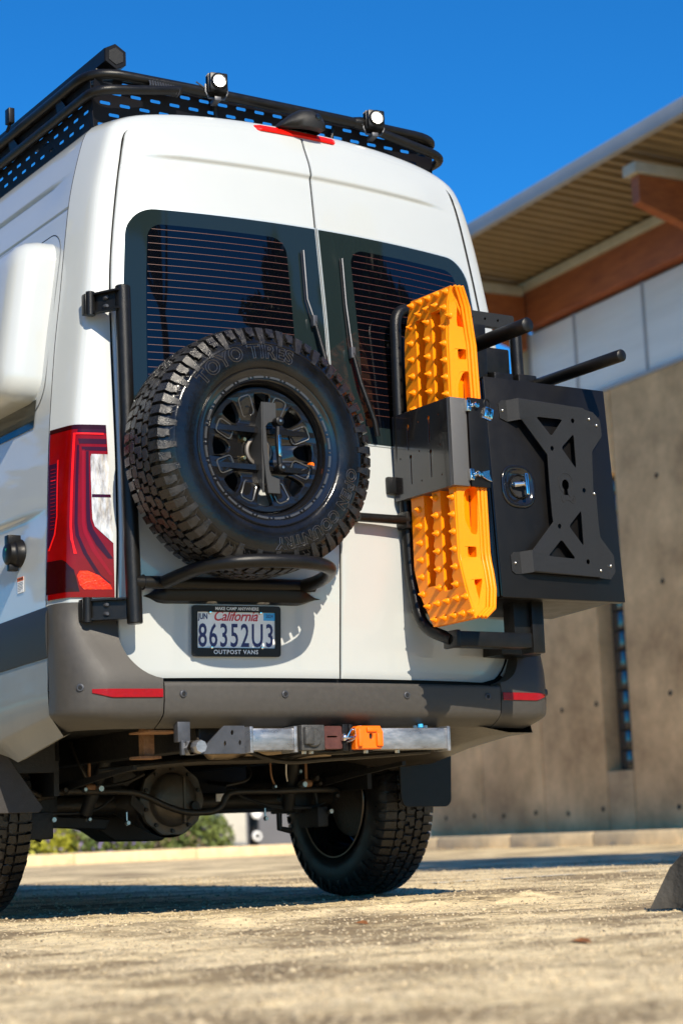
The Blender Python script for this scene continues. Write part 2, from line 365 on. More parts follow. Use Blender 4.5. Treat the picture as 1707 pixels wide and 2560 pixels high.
# glass block window in the slot
BLKSKY=mat('glass_block',(.22,.27,.30),.15,spec=.8,coat=1); BLKD=mat('glass_block_no_sky',(.02,.025,.03),.15,coat=1)  # paler column has the sky's reflection put into its colour
gw=MB(); gw.box((.22,S0,.9),(.26,S1,4.62)); gwo=gw.obj('glass_block_window',CONC2,bld)
gb=MB(); gb.box((-.03,-.105,-.11),(.03,.105,.11),.012); b0=gb.obj('glass_block',BLKSKY,gwo,loc=(.20,S0+.13,1.03))
gb2=gb.obj('glass_block',BLKD,gwo,loc=(.20,S0+.36,1.03))
for k in range(1,15):
    dup(b0,gwo,(.20,S0+.13,1.03+k*.25)); dup(gb2,gwo,(.20,S0+.36,1.03+k*.25))
# white clerestory panels
tt=T0; 
edges=[-13.6,-12.09,-10.58,-9.07,-7.56,-6.05,-4.5,-3.0,-1.46,.05,1.14]
for a_,b_ in zip(edges[:-1],edges[1:]):
    q=MB(); q.box((.03,a_+.02,5.74),(.10,b_-.02,6.86),.004); q.obj('white_panel',PANEL,bld)
    q=MB(); q.box((.015,b_-.022,5.70),(.06,b_+.022,6.88),.003); q.obj('panel_joint',FASC,bld)
bbox('wall_sill',FASC,(-.02,T0,5.685),(.14,1.2,5.735))
q=MB(); q.box((.12,T0,5.6),(.5,1.2,7.5),0); q.obj('upper_wall',FASC,bld)
bbox('timber_beam',TIMBER,(-.12,T0,6.92),(.14,1.17,7.40),.01)
bbox('pale_beam_flange',STEELP,(-.17,T0,7.405),(.16,1.17,7.53),.006)
bbox('corner_post',STEELP,(-.12,1.18,5.7),(.06,1.27,7.53),.006)
# outriggers (timber under a steel flange) and roof deck rising gently outwards
def outrigger(t):
    q=MB(); q.prism([(-1.55,7.34),(-1.55,7.02),(-.20,6.6),(-.13,6.6),(-.13,7.34)],t-.07,t+.07,.006,plane='XZ'); q.obj('timber_outrigger',TIMBER,bld)
    q=MB(); q.box((-1.62,t-.12,7.345),(-.18,t+.12,7.47),.006); q.obj('outrigger_flange',STEELP,bld)
for t in (1.02,-3.55,-8.1): outrigger(t)
q=MB(); n=0; rows=[]; ctr=[]
tt=T0
while tt<2.2:
    for dt,z in ((0,0),(.080,0),(.10,.07),(.18,.07),(.20,0)): ctr.append((tt+dt,z))
    tt+=.20
q.grid([[(u,t,7.56+z+(-u)*.045) for t,z in ctr] for u in (-1.64,-.9,.5)],0); q.obj('corrugated_soffit',DECK,bld,smooth=0)
bbox('roof_deck',FASC,(-1.70,T0,7.72),(6,2.2,7.8),0)
q=MB(); q.box((-1.76,T0,7.61),(-1.66,2.2,7.79),.02); q.obj('gutter',FASC,bld)
# far wing behind, its shade put into the dark wall colour
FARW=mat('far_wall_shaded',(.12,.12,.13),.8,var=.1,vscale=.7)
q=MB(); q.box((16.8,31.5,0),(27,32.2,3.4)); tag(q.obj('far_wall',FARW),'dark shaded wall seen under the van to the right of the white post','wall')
# kerbs
kb=MB()
def onw(u,t,z): p=bo+bn*u+bt*t; return (p.x,p.y,z)
for k in range(9):
    t0=-12+k*1.87; t1=t0+1.86
    kb2=MB(); kb2.box((-.75,t0,-.05),(-.02,t1,.165),.02); o=kb2.obj('kerb',KERB); o.matrix_world=BM; tag(o,kind='structure')
# far kerb and planted bed behind the van
p0=Vector((2.0,16.2,0)); p1=Vector((11.9,17.9,0)); dk=(p1-p0).normalized(); nk=Vector((-dk.y,dk.x,0))
KM=Matrix(((dk.x,nk.x,0,p0.x),(dk.y,nk.y,0,p0.y),(0,0,1,0),(0,0,0,1)))
for k in range(8):
    kb2=MB(); kb2.box((-3+k*2,0,-.05),(-3+k*2+1.985,.35,.15),.03); o=kb2.obj('kerb',KERB); o.matrix_world=KM; tag(o,kind='structure')
SOIL=mat('planting_soil',(.22,.14,.075),.95,var=.3,vscale=5)
q=MB(); q.box((-4,.352,-.05),(14,14,.12),0); o=q.obj('planting_bed',SOIL); o.matrix_world=KM; tag(o,kind='structure')
q=MB(); q.add([(-6,6,.1),(12.6,6,.1),(12.6,9,1.6),(-6,9,1.6),(-6,14,1.7),(12.6,14,1.7)],[(0,1,2,3),(3,2,5,4)]); o=q.obj('earth_bank',SOIL); o.matrix_world=KM; tag(o,kind='structure')
PAVE=mat('sandy_verge',(.45,.36,.23),.9,var=.2,vscale=3)
q=MB(); q.box((-4,-1.1,-.05),(14,-.002,.006),0); o=q.obj('sandy_verge',PAVE); o.matrix_world=KM; tag(o,kind='structure')
# white post and standpipe
POST=mat('cream_rendered_post',(.62,.56,.45),.8,var=.08,vscale=4)
q=MB(); q.box((-.24,-.24,0),(.24,.24,3.0),.02); tag(q.obj('square_post',POST,loc=(14.05,25.6,.0)),'cream square post rising from the planting bed behind the axle','post')
sp=thing('standpipe','dark standpipe with two pale round caps beside the cream post','standpipe',(17.5,30.6,0))
q=MB(); q.tube([(0,0,0),(0,0,1.1)],.12,12); q.tube([(0,0,.8),(-.1,-.3,.8)],.1,10); q.tube([(0,0,.3),(-.1,-.3,.3)],.1,10); q.obj('pipe',BLACK,sp)
q=MB(); q.lathe([(0,-.34),(.12,-.34),(.13,-.30)],(-.1,0,.8),'Y',16); q.obj('pipe_cap',WHITE,sp)
q=MB(); q.lathe([(.06,-.34),(.1,-.34),(.11,-.30)],(-.1,0,.3),'Y',16); q.obj('pipe_cap',WHITE,sp)

# ---- leaves
def leafmesh(n,fn,size,m,name,seed=1,**k):
    r=np.random.default_rng(seed); vs=[];fs=[]
    for i in range(n):
        c=fn(r); 
        if c is None: continue
        d=r.normal(size=3); d/=np.linalg.norm(d); e=np.cross(d,r.normal(size=3)); e/=np.linalg.norm(e); s=size*r.uniform(.6,1.4)
        c=np.array(c); a=d*s; b=e*s*.45; j=len(vs)
        vs+= [tuple(c-a),tuple(c+b-a*.1),tuple(c+a),tuple(c-b-a*.1)]; fs.append((j,j+1,j+2,j+3))
    q=MB(); q.v=vs; q.f=fs; q.m=[0]*len(fs); return q.obj(name,m,smooth=0,**k)
LEAFA=mat('shrub_leaf_green',(.06,.10,.022),.6,var=.6,vscale=2.5,col2=(.16,.19,.035)); LEAFB=mat('lavender_flower',(.22,.17,.36),.7,var=.3,vscale=5)
LEAFC=mat('yellow_green_leaf',(.30,.30,.02),.6,var=.3,vscale=4)
def lump(c,r): 
    def f(g_):
        d=g_.normal(size=3); d/=np.linalg.norm(d); d[2]=abs(d[2]); q=g_.uniform(.55,1)**.5
        return (c[0]+d[0]*r[0]*q,c[1]+d[1]*r[1]*q,c[2]+d[2]*r[2]*q*(1+.25*math.sin(9*d[0]+c[0]*5)))
    return f
k=0
labs=['low green shrub with lilac flowers at the left end of the bed','broad leafy shrub behind the left half of the axle','yellow green shrub under the differential','low flowering shrub beneath the differential housing','rounded green shrub just left of the cream post','small shrub at the far left behind the rear tyre']
for s_,h_,wd in ((4.6,.62,1.1),(6.1,.62,1.1),(7.4,.62,1.0),(8.7,.5,1.0),(10.2,.72,1.0),(3.0,.6,1.1)):
    c=p0+dk*(s_-2.2)+nk*1.9; c=(c.x,c.y,.1)
    rt=thing('flowering_shrub',labs[k],'shrub',c,group='shrubs in the planting bed')
    o=leafmesh(2600,lump((0,0,0),(wd,.9,h_)),.05,LEAFA if k!=2 else LEAFC,'foliage',seed=20+k,parent=rt,kind='stuff')
    o=leafmesh(420 if k!=4 else 60,lump((0,0,.05),(wd,.9,h_*1.08)),.04,LEAFB,'flowers',seed=40+k,parent=rt,kind='stuff')
    k+=1
# ---- trees (one far behind the roof at the right, others behind the photographer mirrored in the rear glass; slim and left ones added for shade)
BARK=mat('tree_bark',(.10,.075,.05),.9,var=.3,vscale=8,bump=.01,bscale=20)
LEAFT=mat('oak_leaf',(.05,.07,.015),.6,var=.5,vscale=1.2,col2=(.13,.13,.025))
def tree(x,y,h,cr,label,seed,nl=7000,ls=.12,low=.35,m=LEAFT):
    r=np.random.default_rng(seed); rt=thing('tree',label,'tree',(x,y,0))
    q=MB(); q.tube(smoothpath([(0,0,-.1),(.1,.05,h*.3),(-.05,.1,h*.6),(.05,0,h*.85)],5),list(np.linspace(.28,.05,16)),9)
    cl=[]
    for i in range(16):
        a=r.uniform(0,6.28); z=h*r.uniform(low,.95); rr=cr*r.uniform(.35,.95)*(1-.55*max(0,(z/h-.6)/.4)); cl.append((math.cos(a)*rr,math.sin(a)*rr,z,cr*r.uniform(.28,.45)))
        q.tube(smoothpath([(0,0,z*.7),(cl[-1][0]*.5,cl[-1][1]*.5,z*.85),(cl[-1][0],cl[-1][1],z)],3),list(np.linspace(.09,.02,7)),6)
    q.obj('trunk',BARK,rt)
    def f(g_):
        c=cl[g_.integers(len(cl))]; d=g_.normal(size=3); d/=np.linalg.norm(d); q_=g_.uniform(.3,1)**.6
        return (c[0]+d[0]*c[3]*q_,c[1]+d[1]*c[3]*q_,c[2]+d[2]*c[3]*.75*q_)
    leafmesh(nl,f,ls,m,'crown',seed=seed+1,parent=rt,kind='stuff')
tree(15.2,-16.5,15,5.0,'tall dark tree standing behind the photographer, mirrored in the rear window',3,24000,.30,.05)
tree(7.9,-17.0,13.0,2.9,'narrower tree left of the tallest one, mirrored at the lower rear window',9,9000,.2,.08)
tree(1.3,-16.6,18.5,2.5,'unseen slim tree added to cast shadow streaks on the asphalt at the right',14,5000,.2,.72)
tree(-8.5,7.5,9,3.4,'broad unseen tree added on the left to darken the van side',21,5000,.2,.15)
tree(-9.5,13.5,10,3.6,'taller unseen tree further ahead on the left, added to darken the van side',23,5000,.2,.15)
tree(-8.5,1.5,8,3.0,'low unseen tree added nearest the van to darken its left side',25,5000,.2,.12)
tree(31,46,14.5,4.0,'distant tree just showing behind the eave beside the van roof',17,5000,.2,.3)

# ---- concrete wheel stop at the right edge
q=MB(); ws=[(-.09,0),(-.065,.10),(-.04,.125),(.04,.125),(.065,.10),(.09,0)]
rows=[]
for xx,s in ((0,.0),(.02,.75),(.06,.95),(.1,1),(1.7,1),(1.78,.9),(1.8,0)):
    rows.append([(xx-(.07*(1-b/.125) if xx<.5 else 0),a*1.3,b*1.55*max(s,.02)) for a,b in ws])
q.grid(rows,0)
WSM=mat('grey_weathered_concrete',(.055,.05,.042),.9,var=.3,vscale=10,bump=.006,bscale=40)
tag(q.obj('wheel_stop',WSM,loc=(.235,-1.37,0),recalc=True),'grey concrete wheel stop at the right edge of the asphalt','wheel stop').rotation_euler=(0,0,R(-10))
# ================================================================ THE VAN
van=thing('camper_van','tall pale grey camper van seen from its rear left corner, on all terrain tyres','van')
Wz=[(.74,.972),(.9,.976),(1.15,.979),(1.40,.969),(1.62,.950),(1.92,.915),(2.1,.89),(2.3,.862),(2.44,.840),(2.55,.815)]
Wtop=[(.785,2.65),(.757,2.71),(.705,2.752),(.61,2.785),(.45,2.808),(.25,2.820),(0,2.824)]
half=smoothpath([(x,0,z) for z,x in Wz]+[(x,0,z) for x,z in Wtop],10)
hx=np.array([p.x for p in half]); hz=np.array([p.z for p in half])
def Wat(z): 
    k=np.argmax(hz>2.56); return float(np.interp(z,hz[:k],hx[:k]))
L_=np.concatenate([[0],np.cumsum(np.hypot(np.diff(hx),np.diff(hz)))]); NS=75
sx=np.interp(np.linspace(0,L_[-1],NS),L_,hx); sz=np.interp(np.linspace(0,L_[-1],NS),L_,hz)
def door_w(z): return float(np.interp(z,[.7,1.0,2.0,2.1,2.2,2.3,2.4,2.5,2.6,2.7],[.80,.80,.792,.788,.779,.766,.751,.735,.715,.69]))
ZB,ZT=.768,2.762
def arch(x): return .052*(abs(x)/.7)**2.2
def door_out(grow=0):
    """half outline of the door opening, bottom centre-left corner, up and over to the centre (positive x)"""
    pts=[]; rb=.135; 
    for a in np.linspace(-PI/2,0,9): pts.append((door_w(.9)-rb+rb*math.cos(a),ZB+rb+rb*math.sin(a)))
    for z in np.linspace(ZB+rb+.05,2.60,24): pts.append((door_w(z),z))
    xt=door_w(2.66); rt=.06
    for a in np.linspace(.15,PI/2,7): pts.append((xt-rt+rt*math.cos(a),ZT-arch(xt-rt)-rt+rt*math.sin(a)))
    for x in np.linspace(xt-rt-.03,0,16): pts.append((x,ZT-arch(x)))
    return pts
dp=door_out(); dx=np.array([p[0] for p in dp]); dz=np.array([p[1] for p in dp])
# match door-outline samples to body-outline samples: by height up the side, by x over the top
ix=np.argmax(hz>2.60)
k0=np.argmax(dz>2.62)
DL=np.concatenate([[0],np.cumsum(np.hypot(np.diff(dx),np.diff(dz)))])
ks=np.argmax(sz>2.62)
mu=np.zeros(NS); 
for i in range(NS):
    if i<ks: mu[i]=np.interp(max(sz[i],.80),dz[:k0],DL[:k0])
    else: mu[i]=DL[k0]+(DL[-1]-DL[k0])*(i-ks)/(NS-1-ks)
Dx=np.interp(mu,DL,dx); Dz=np.interp(mu,DL,dz)
nx=np.gradient(sz); nz=-np.gradient(sx); nn=np.hypot(nx,nz); nx/=nn; nz/=nn      # outward normal of outline
prof=[(.0,.135),(.004,.115),(.0095,.09),(.015,.065),(.020,.045),(.0245,.028),(.0285,.0175),(.033,.010),(.037,.0065),(.050,.002),(.078,.0)]
PE=.135
def KZ(z): return float(np.interp(z,[.9,1.3,1.6,1.9],[.72,.72,.90,1.0]))
def shell_rows():
    rows=[]
    full=[(i,1) for i in range(NS)]+[(i,-1) for i in range(NS-2,-1,-1)]
    def row(fn): return [fn(i,s) for i,s in full]
    for d,yo in prof:
        def f(i,s):
            x=sx[i]-nx[i]*d; z=sz[i]-nz[i]*d
            return (s*x,yrear(x,z)+yo*KZ(z),z)
        rows.append(row(f))
    for t in (.25,.5,.75,.97):
        def f(i,s):
            x=sx[i]-nx[i]*.078; z=sz[i]-nz[i]*.078; x+= (Dx[i]-x)*t; z+=(Dz[i]-z)*t
            return (s*x,yrear(x,z),z)
        rows.append(row(f))
    return rows
q=MB(); rws=shell_rows(); q.grid(rws,0)
last=rws[-1]
q.grid([last,[(p[0]*.997,p[1]+.004,p[2]+(-.001 if p[2]>2 else 0)) for p in last],[(p[0]*.995,p[1]+.03,p[2]) for p in last]],1)
q.obj('rear_body_shell',[PAINT,GAP],van,smooth=40)
q=MB(); q.grid([[(x,yrear(x,z)+.028,z) for x in np.linspace(-1,1,9)*(min(.81,Wat(z)-.05) if z<2.5 else .70-.5*(z-2.5))] for z in np.linspace(.74,2.74,15)],0)
for i in range(1): pass
q.obj('door_seal',GAP,van)
# forward body: dark seam then side panels and roof
def sec(i,s,y,ins=0): return (s*(sx[i]-nx[i]*ins),y,sz[i]-nz[i]*ins)
full=[(i,1) for i in range(NS)]+[(i,-1) for i in range(NS-2,-1,-1)]
yb=[yrear(sx[i],sz[i])+PE*KZ(sz[i]) for i in range(NS)]
q=MB()
q.grid([[ (s*sx[i],yb[i],sz[i]) for i,s in full],[ (s*(sx[i]-nx[i]*.006),yb[i]+.0012,sz[i]-nz[i]*.006) for i,s in full],[ (s*(sx[i]-nx[i]*.006),yb[i]+.0045,sz[i]-nz[i]*.006) for i,s in full],[ (s*sx[i],yb[i]+.0057,sz[i]) for i,s in full]])
q.obj('body_seam',GAP,van)
iz=lambda z:int(np.argmax(sz>z))
# side panels with pressed creases: profile resampled finely in z
def side_panel(s,name='side_panel'):
    zs=sorted(set(list(np.linspace(.82,2.60,70))+[2.405,2.409,2.413,2.418]+list(np.linspace(2.50,2.60,14))+list(np.linspace(1.28,1.40,10))))
    rows=[]
    for y in (0,.02,.1,.2,.35,.5,.8,1.2,2.5,3.6,4.6,5.3):
        row=[]
        for z in zs:
            x=float(np.interp(z,hz,hx)); ins=0
            if 2.407<z<2.415: ins=.005
            ins+= .010*sm((2.565-z)/.02)*sm((z-2.42)/.1)*sm((y-.02)/.2)
            ins+= .012*sm((1.345-z)/.02)*sm((z-1.15)/.15)*sm((y+.05)/.3)
            y0=float(np.interp(z,sz[:iz(2.64)],yb[:iz(2.64)]))+.0058
            if y>4: ins+= (y-4)**2*.10
            row.append((s*(x-ins),y0+y,z))
        rows.append(row)
    q=MB(); q.grid(rows,flip=(s>0)); return q.obj(name,PAINT,van,smooth=50)
side_panel(-1); side_panel(1)
k=iz(2.60)
q=MB(); rows=[]
for y in (0,.05,1,3,4.6,5.2):
    rows.append([(s*sx[i]*(1-.02*max(0,y-4)),(yb[i] if y==0 else yrear(sx[i],sz[i])+PE*KZ(sz[i])+y)+.0058,sz[i]-.1*max(0,y-4.4)) for i,s in full if i>=k-1])
q.grid(rows); q.obj('roof_panel',PAINT,van,smooth=50)
q=MB(); q.box((-.9,5.3,.6),(.9,6.6,1.35),.15); q.box((-.86,5.2,1.3),(.86,5.7,2.6),.1); q.obj('front_body',PAINT,van)

# ---- rear doors
def door(s):
    q=MB(); rows=[]; zs=list(np.linspace(ZB,ZB+.14,10))+list(np.linspace(ZB+.16,2.52,70))+list(np.linspace(2.53,2.70,36))+list(np.linspace(2.705,ZT,10))
    g_=.0035; rb=.132; rt=.06
    def wz(z):
        w_=door_w(z-(arch(.70)*sm((z-2.3)/(ZT-2.3))))-.008
        if z<ZB+rb: w_=w_-rb+math.sqrt(max(0,rb*rb-(ZB+rb-z)**2))
        zt=ZT-.0
        if z>zt-rt: w_=w_-rt+math.sqrt(max(0,rt*rt-(z-(zt-rt))**2))
        return w_
    xt=[0,.004,.012]+list(np.linspace(.03,.97,26))+[.988,.996,1]
    for z in zs:
        w_=wz(z); row=[]
        for t in xt:
            x=g_+(w_-g_)*t; zz=z-arch(x)*sm((z-2.3)/(ZT-2.3))-.003*sm((z-2.6)/.1)+.002*(z<ZB+.01)
            e=min(t*(w_-g_),(1-t)*(w_-g_),(z-ZB)*1.0,(ZT-z)); ro=.004
            y=yrear(x,zz)+(ro-math.sqrt(max(0,ro*ro-(ro-min(e,ro))**2)))
            row.append((s*x,y,zz))
        rows.append(row)
    q.grid(rows,0,flip=(s<0))
    rim=rows[0]+[r[-1] for r in rows[1:]]+rows[-1][::-1][1:]+[r[0] for r in rows[::-1][1:]]
    q.grid([rim,[(p[0],p[1]+.006,p[2]) for p in rim]],0,flip=(s>0)); q.grid([[(p[0],p[1]+.006,p[2]) for p in rim],[(p[0],p[1]+.03,p[2]) for p in rim]],1,flip=(s>0))  # outer rim coloured dark for rubber and the shadow in the gap
    return q.obj('rear_door',[PAINT,GAP],van,smooth=50)
dl=door(-1); dr=door(1)
# ---- glazing
def glass_outline_w(z,zt,zb,w0,rt,rb):
    w_=w0(z)
    if z>zt-rt: w_=w_-rt+math.sqrt(max(0,rt*rt-(z-(zt-rt))**2))
    if z<zb+rb: w_=w_-rb+math.sqrt(max(0,rb*rb-(zb+rb-z)**2))
    return w_
def patch(s,x0f,x1f,z0,z1,off,m,name,parent,nz=44,nxn=16,edge=True,extra=None,lab=None,bulge=0):
    zs=z0+(z1-z0)*(.5-.5*np.cos(np.linspace(0,PI,nz)))
    rows=[[(s*(x0f(z)+(x1f(z)-x0f(z))*t),yrear(x0f(z)+(x1f(z)-x0f(z))*t,z)-off-bulge*math.sin(PI*t)*math.sin(PI*(z-z0)/(z1-z0)),z) for t in np.linspace(0,1,nxn)] for z in zs]
    q=MB(); q.grid(rows,0,flip=(s<0))
    if edge:
        rim=rows[0]+[r[-1] for r in rows[1:]]+rows[-1][::-1][1:]+[r[0] for r in rows[::-1][1:]]
        q.grid([rim,[(p[0],p[1]+off+.001,p[2]) for p in rim]],0,flip=(s>0))
    return q.obj(name,m,parent,smooth=45)
gw0=lambda z: float(np.interp(z,[1.5,1.83,2.0,2.11,2.27,2.4],[.762,.754,.747,.740,.725,.712]))
for s,dd in ((-1,dl),(1,dr)):
    tr=patch(s,lambda z:.0045,lambda z:glass_outline_w(z,2.386,1.59,lambda a:gw0(a)+.008,.10,.2),1.59,2.386,.0025,TRIM,'window_trim',dd)
    w1=patch(s,lambda z:.008,lambda z:glass_outline_w(z,2.38,1.597,gw0,.10,.2),1.597,2.38,.005,GLASS,'rear_window',dd)
    x0p=.135; zt,zb=2.325,1.66
    pin=patch(s,lambda z:x0p+.06-math.sqrt(max(0,.06**2-max(0,z-(zt-.06))**2)) if z>zt-.06 else x0p,lambda z:glass_outline_w(z,zt,zb,lambda a:gw0(a)-.075,.05,.12),zb,zt,.0056,GLASSIN,'tinted_pane',dd,edge=False)
    q=MB(); z=2.306
    while z>1.70:
        xr=glass_outline_w(z,zt,zb,lambda a:gw0(a)-.078,.05,.12); x0=x0p+(.012 if z>2.27 else 0)
        xx=np.linspace(x0,xr,18)
        q.grid([[(s*x,yrear(x,z+dz_)-.0063,z+dz_) for x in xx] for dz_ in (-.0008,.0008)],flip=(s<0)); z-=.0262
    q.obj('heating_lines',HEAT,dd,kind='stuff')
# handle/number lamp grip under the left door
q=MB(); rows=[]
for x in np.linspace(-.715,-.085,30):
    e=min((x+.715)/.06,(-.085-x)/.10,1); e=sm(e)
    zc=1.035; rows.append([(x,yrear(x,zc+dz_)-b*e-.001,zc+dz_*e) for b,dz_ in ((0,.034),(.022,.032),(.034,.022),(.036,-.004),(.03,-.018),(0,-.024))])
q.grid(rows,0,flip=False); o=q.obj('plate_lamp_trim',BLACK,van,recalc=True)
q=MB()
for xc in (-.49,-.31):
    q.add([(xc-.022,yrear(xc,1.01)-.03,1.0165),(xc+.022,yrear(xc,1.01)-.03,1.0165),(xc+.022,yrear(xc,1.01)-.008,1.0115),(xc-.022,yrear(xc,1.01)-.008,1.0115)],[(0,1,2,3)])
q.obj('plate_lamp',CLEAR,o)
# ---- licence plate
pc=Vector((-.402,0,.922)); 
yl,yr_=yrear(-.557,.92),yrear(-.247,.92); yaw_=math.atan2(yr_-yl,.31)
PM=Matrix.Translation((pc.x,(yl+yr_)/2-.012,pc.z))@Matrix.Rotation(yaw_,4,'Z')@Matrix.Rotation(R(4),4,'X')
pt=lambda x,y,z:(PM@Vector((x,y,z)))[:]
def pmb(vf,ox,oz,lift): return [pt(ox+v[0],-lift-v[2],oz+v[1]) for v in vf[0]],vf[1]
lp=MB(); lp.box((-.152,-.002,-.076),(.152,.0,.076),.0005,mat4=PM); lpo=lp.obj('license_plate',WHITE,van)
fr=holes_mesh(rrect(-.157,-.083,.157,.083,.009),[rrect(-.140,-.057,.140,.064,.003)],.006,.0012)
q=MB(); q.add(*pmb(fr,0,0,.005)); q.obj('plate_frame',BLACK,lpo,smooth=40)
def plate_text(s,size,ox,oz,m,name,lift=.0028,sx_=1,**k):
    vf=text_mb(s,size,.0006,**k); vs=[(v[0]*sx_,v[1],v[2]) for v in vf[0]]
    q=MB(); q.add(*pmb((vs,vf[1]),ox,oz,lift)); return q.obj(name,m,lpo,smooth=0)
plate_text('86352U3',.108,0,-.018,NAVY,'plate_number',spacing=1.16,sx_=.60,bold=.0012)
plate_text('California',.047,-.004,.0485,REDINK,'state_name',shear=.35,sx_=.92,bold=.0006,spacing=.95)
plate_text('JUN',.026,-.118,.047,NAVY,'month_sticker_text',sx_=.72,bold=.0007)
q=MB(); q.box((.098,-.0032,.036),(.140,-.002,.062),mat4=PM); q.obj('year_sticker',BLUEST,lpo)
plate_text('2024',.0165,.119,.0505,NAVY,'year_sticker_text',lift=.0038,sx_=.8)
plate_text('MAKE CAMP ANYWHERE',.0145,0,.0735,WTXT,'frame_slogan',lift=.0096,bold=.0003,sx_=.95)
plate_text('OUTPOST VANS',.0195,-.004,-.0695,WTXT,'frame_name',lift=.0096,bold=.0004,spacing=1.15)
for a,b in ((-.095,.060),(.085,.060),(-.09,-.055),(.09,-.055)):
    q=MB(); q.lathe([(0,-.010),(.004,-.0098),(.006,-.006),(.006,0)],(0,0,0),'Y',10); q.v=[pt(v[0]+a,v[1]-.003,v[2]+b) for v in q.v]; q.obj('plate_screw',CHROME,lpo)
# ---- high brake lamp with camera housing
q=MB(); rows=[]
for x in np.linspace(-.19,.155,18):
    e=sm(min((x+.19)/.02,(.155-x)/.02,1)); z0=2.768-.01*e; y0=yrear(x,2.765)
    rows.append([(x,y0+.012,2.752),(x,y0-.012*e,2.750),(x,y0-.016*e,2.752+.004),(x,y0-.010*e+.004,2.773),(x,y0+.03,2.776)])
q.grid(rows); q.obj('high_brake_light',REDB,van,recalc=True)
q=MB(); rows=[]
for x,h,f in ((-.10,.0,.02),(-.085,.02,.01),(-.05,.055,-.015),(-.02,.072,-.03),(.02,.078,-.035),(.05,.07,-.033),(.066,.05,-.028),(.072,.0,-.02)):
    z0=2.775; yf=.10+f
    rows.append([(x,yf+.03,z0),(x,yf,z0+.002),(x,yf-.008,z0+h*.4),(x,yf+.002,z0+h*.8),(x,yf+.03,z0+h),(x,yf+.16,z0+h*.9),(x,yf+.22,z0)])
q.grid(rows); cm=q.obj('camera_housing',GREYP,van,recalc=True,smooth=60)
q=MB(); q.lathe([(0,-.016),(.009,-.014),(.013,-.008),(.013,.0)],(.035,.067,2.815),'Y',16); q.obj('camera_lens',RIM,cm)

# ---- bumper
def bump_y(x,z):
    a=sm((1.0-z)/.26)                      # blends from the body surface into the bumper bulge
    yb_=yrear(x,max(z,.77))-.010; yc=-.040+.073*x*x
    y=yb_*(1-a)+yc*a
    return y+(.0+ .006*sm((.70-z)/.05))+ .05*max(0,(.655-z)/.04)**1.6
def bump_contour(z,x0,n=26,side_y=.36,zz=None,xs=None):
    rc=.085+.075*sm((.96-z)/.22)
    xs=xs or (Wat(max(z,.76))+.008+.004*sm((1.0-z)/.2)-.05*max(0,(.655-z)/.04)**1.2); pass
    pts=[]; xe=xs-rc
    for t in np.linspace(0,1,n): x=x0+(xe-x0)*t; pts.append((x,bump_y(x,z)))
    ye=pts[-1][1]; sl=(pts[-1][1]-pts[-2][1])/(pts[-1][0]-pts[-2][0]); a0=math.atan(sl)
    cx,cy=xe-math.sin(a0)*0,ye+rc
    for a in np.linspace(-PI/2+a0*.9,-.03,13)[1:]: pts.append((cx+rc*math.cos(a),cy+rc*math.sin(a)))
    for y in np.linspace(cy+.004,max(cy+.012,.205),4): pts.append((xs+.004*min(1,(y-cy)*5),y))
    return pts
BZ=[.752,.7505,.745,.735,.71,.69,.672,.66,.648,.635,.622,.612,.606]
q=MB(); rows=[]
for x in np.linspace(-.678,.678,41): rows.append([(x,yrear(x,.77)+.02,.757)]+[(x,bump_y(x,z)+(.006 if z>.7515 else .002 if z>.75 else 0),z) for z in BZ]+[(x,bump_y(x,.61)+.25,.62)])
q.grid(rows,flip=True); q.obj('rear_bumper',PLAST,van,smooth=50)
def inner_x(z):
    """inner edge of the corner piece: follows the rounded door corner"""
    rb=.135; g_=.006
    if z<ZB-g_: return .682
    if z<ZB+rb: return door_w(.9)-rb+math.sqrt(max(0,(rb+g_)**2-(ZB+rb-z)**2))
    return door_w(z)+g_
def corner(s):
    q=MB(); zs=list(np.linspace(1.012,.93,6))+list(np.linspace(.915,.79,14))+[.778,.768,.763,.757]+BZ; rows=[]
    for z in zs:
        c=bump_contour(z,inner_x(z)); rows.append([(s*x,y,z) for x,y in c])
    c=rows[0]; rows.insert(0,[(p[0]*.985,p[1]+.012,1.016) for p in c])
    q.grid(rows,0,flip=(s>0))
    ins=[r[0] for r in rows]; q.grid([ins,[(p[0],p[1]+.06,p[2]) for p in ins]],0,flip=(s>0))
    b=rows[-1]; q.grid([b,[(p[0]*.90,p[1]+.22,.622) for p in b]],0,flip=(s>0))
    return q.obj('bumper_corner',PLAST,van,smooth=50)
bcl=corner(-1); bcr=corner(1)
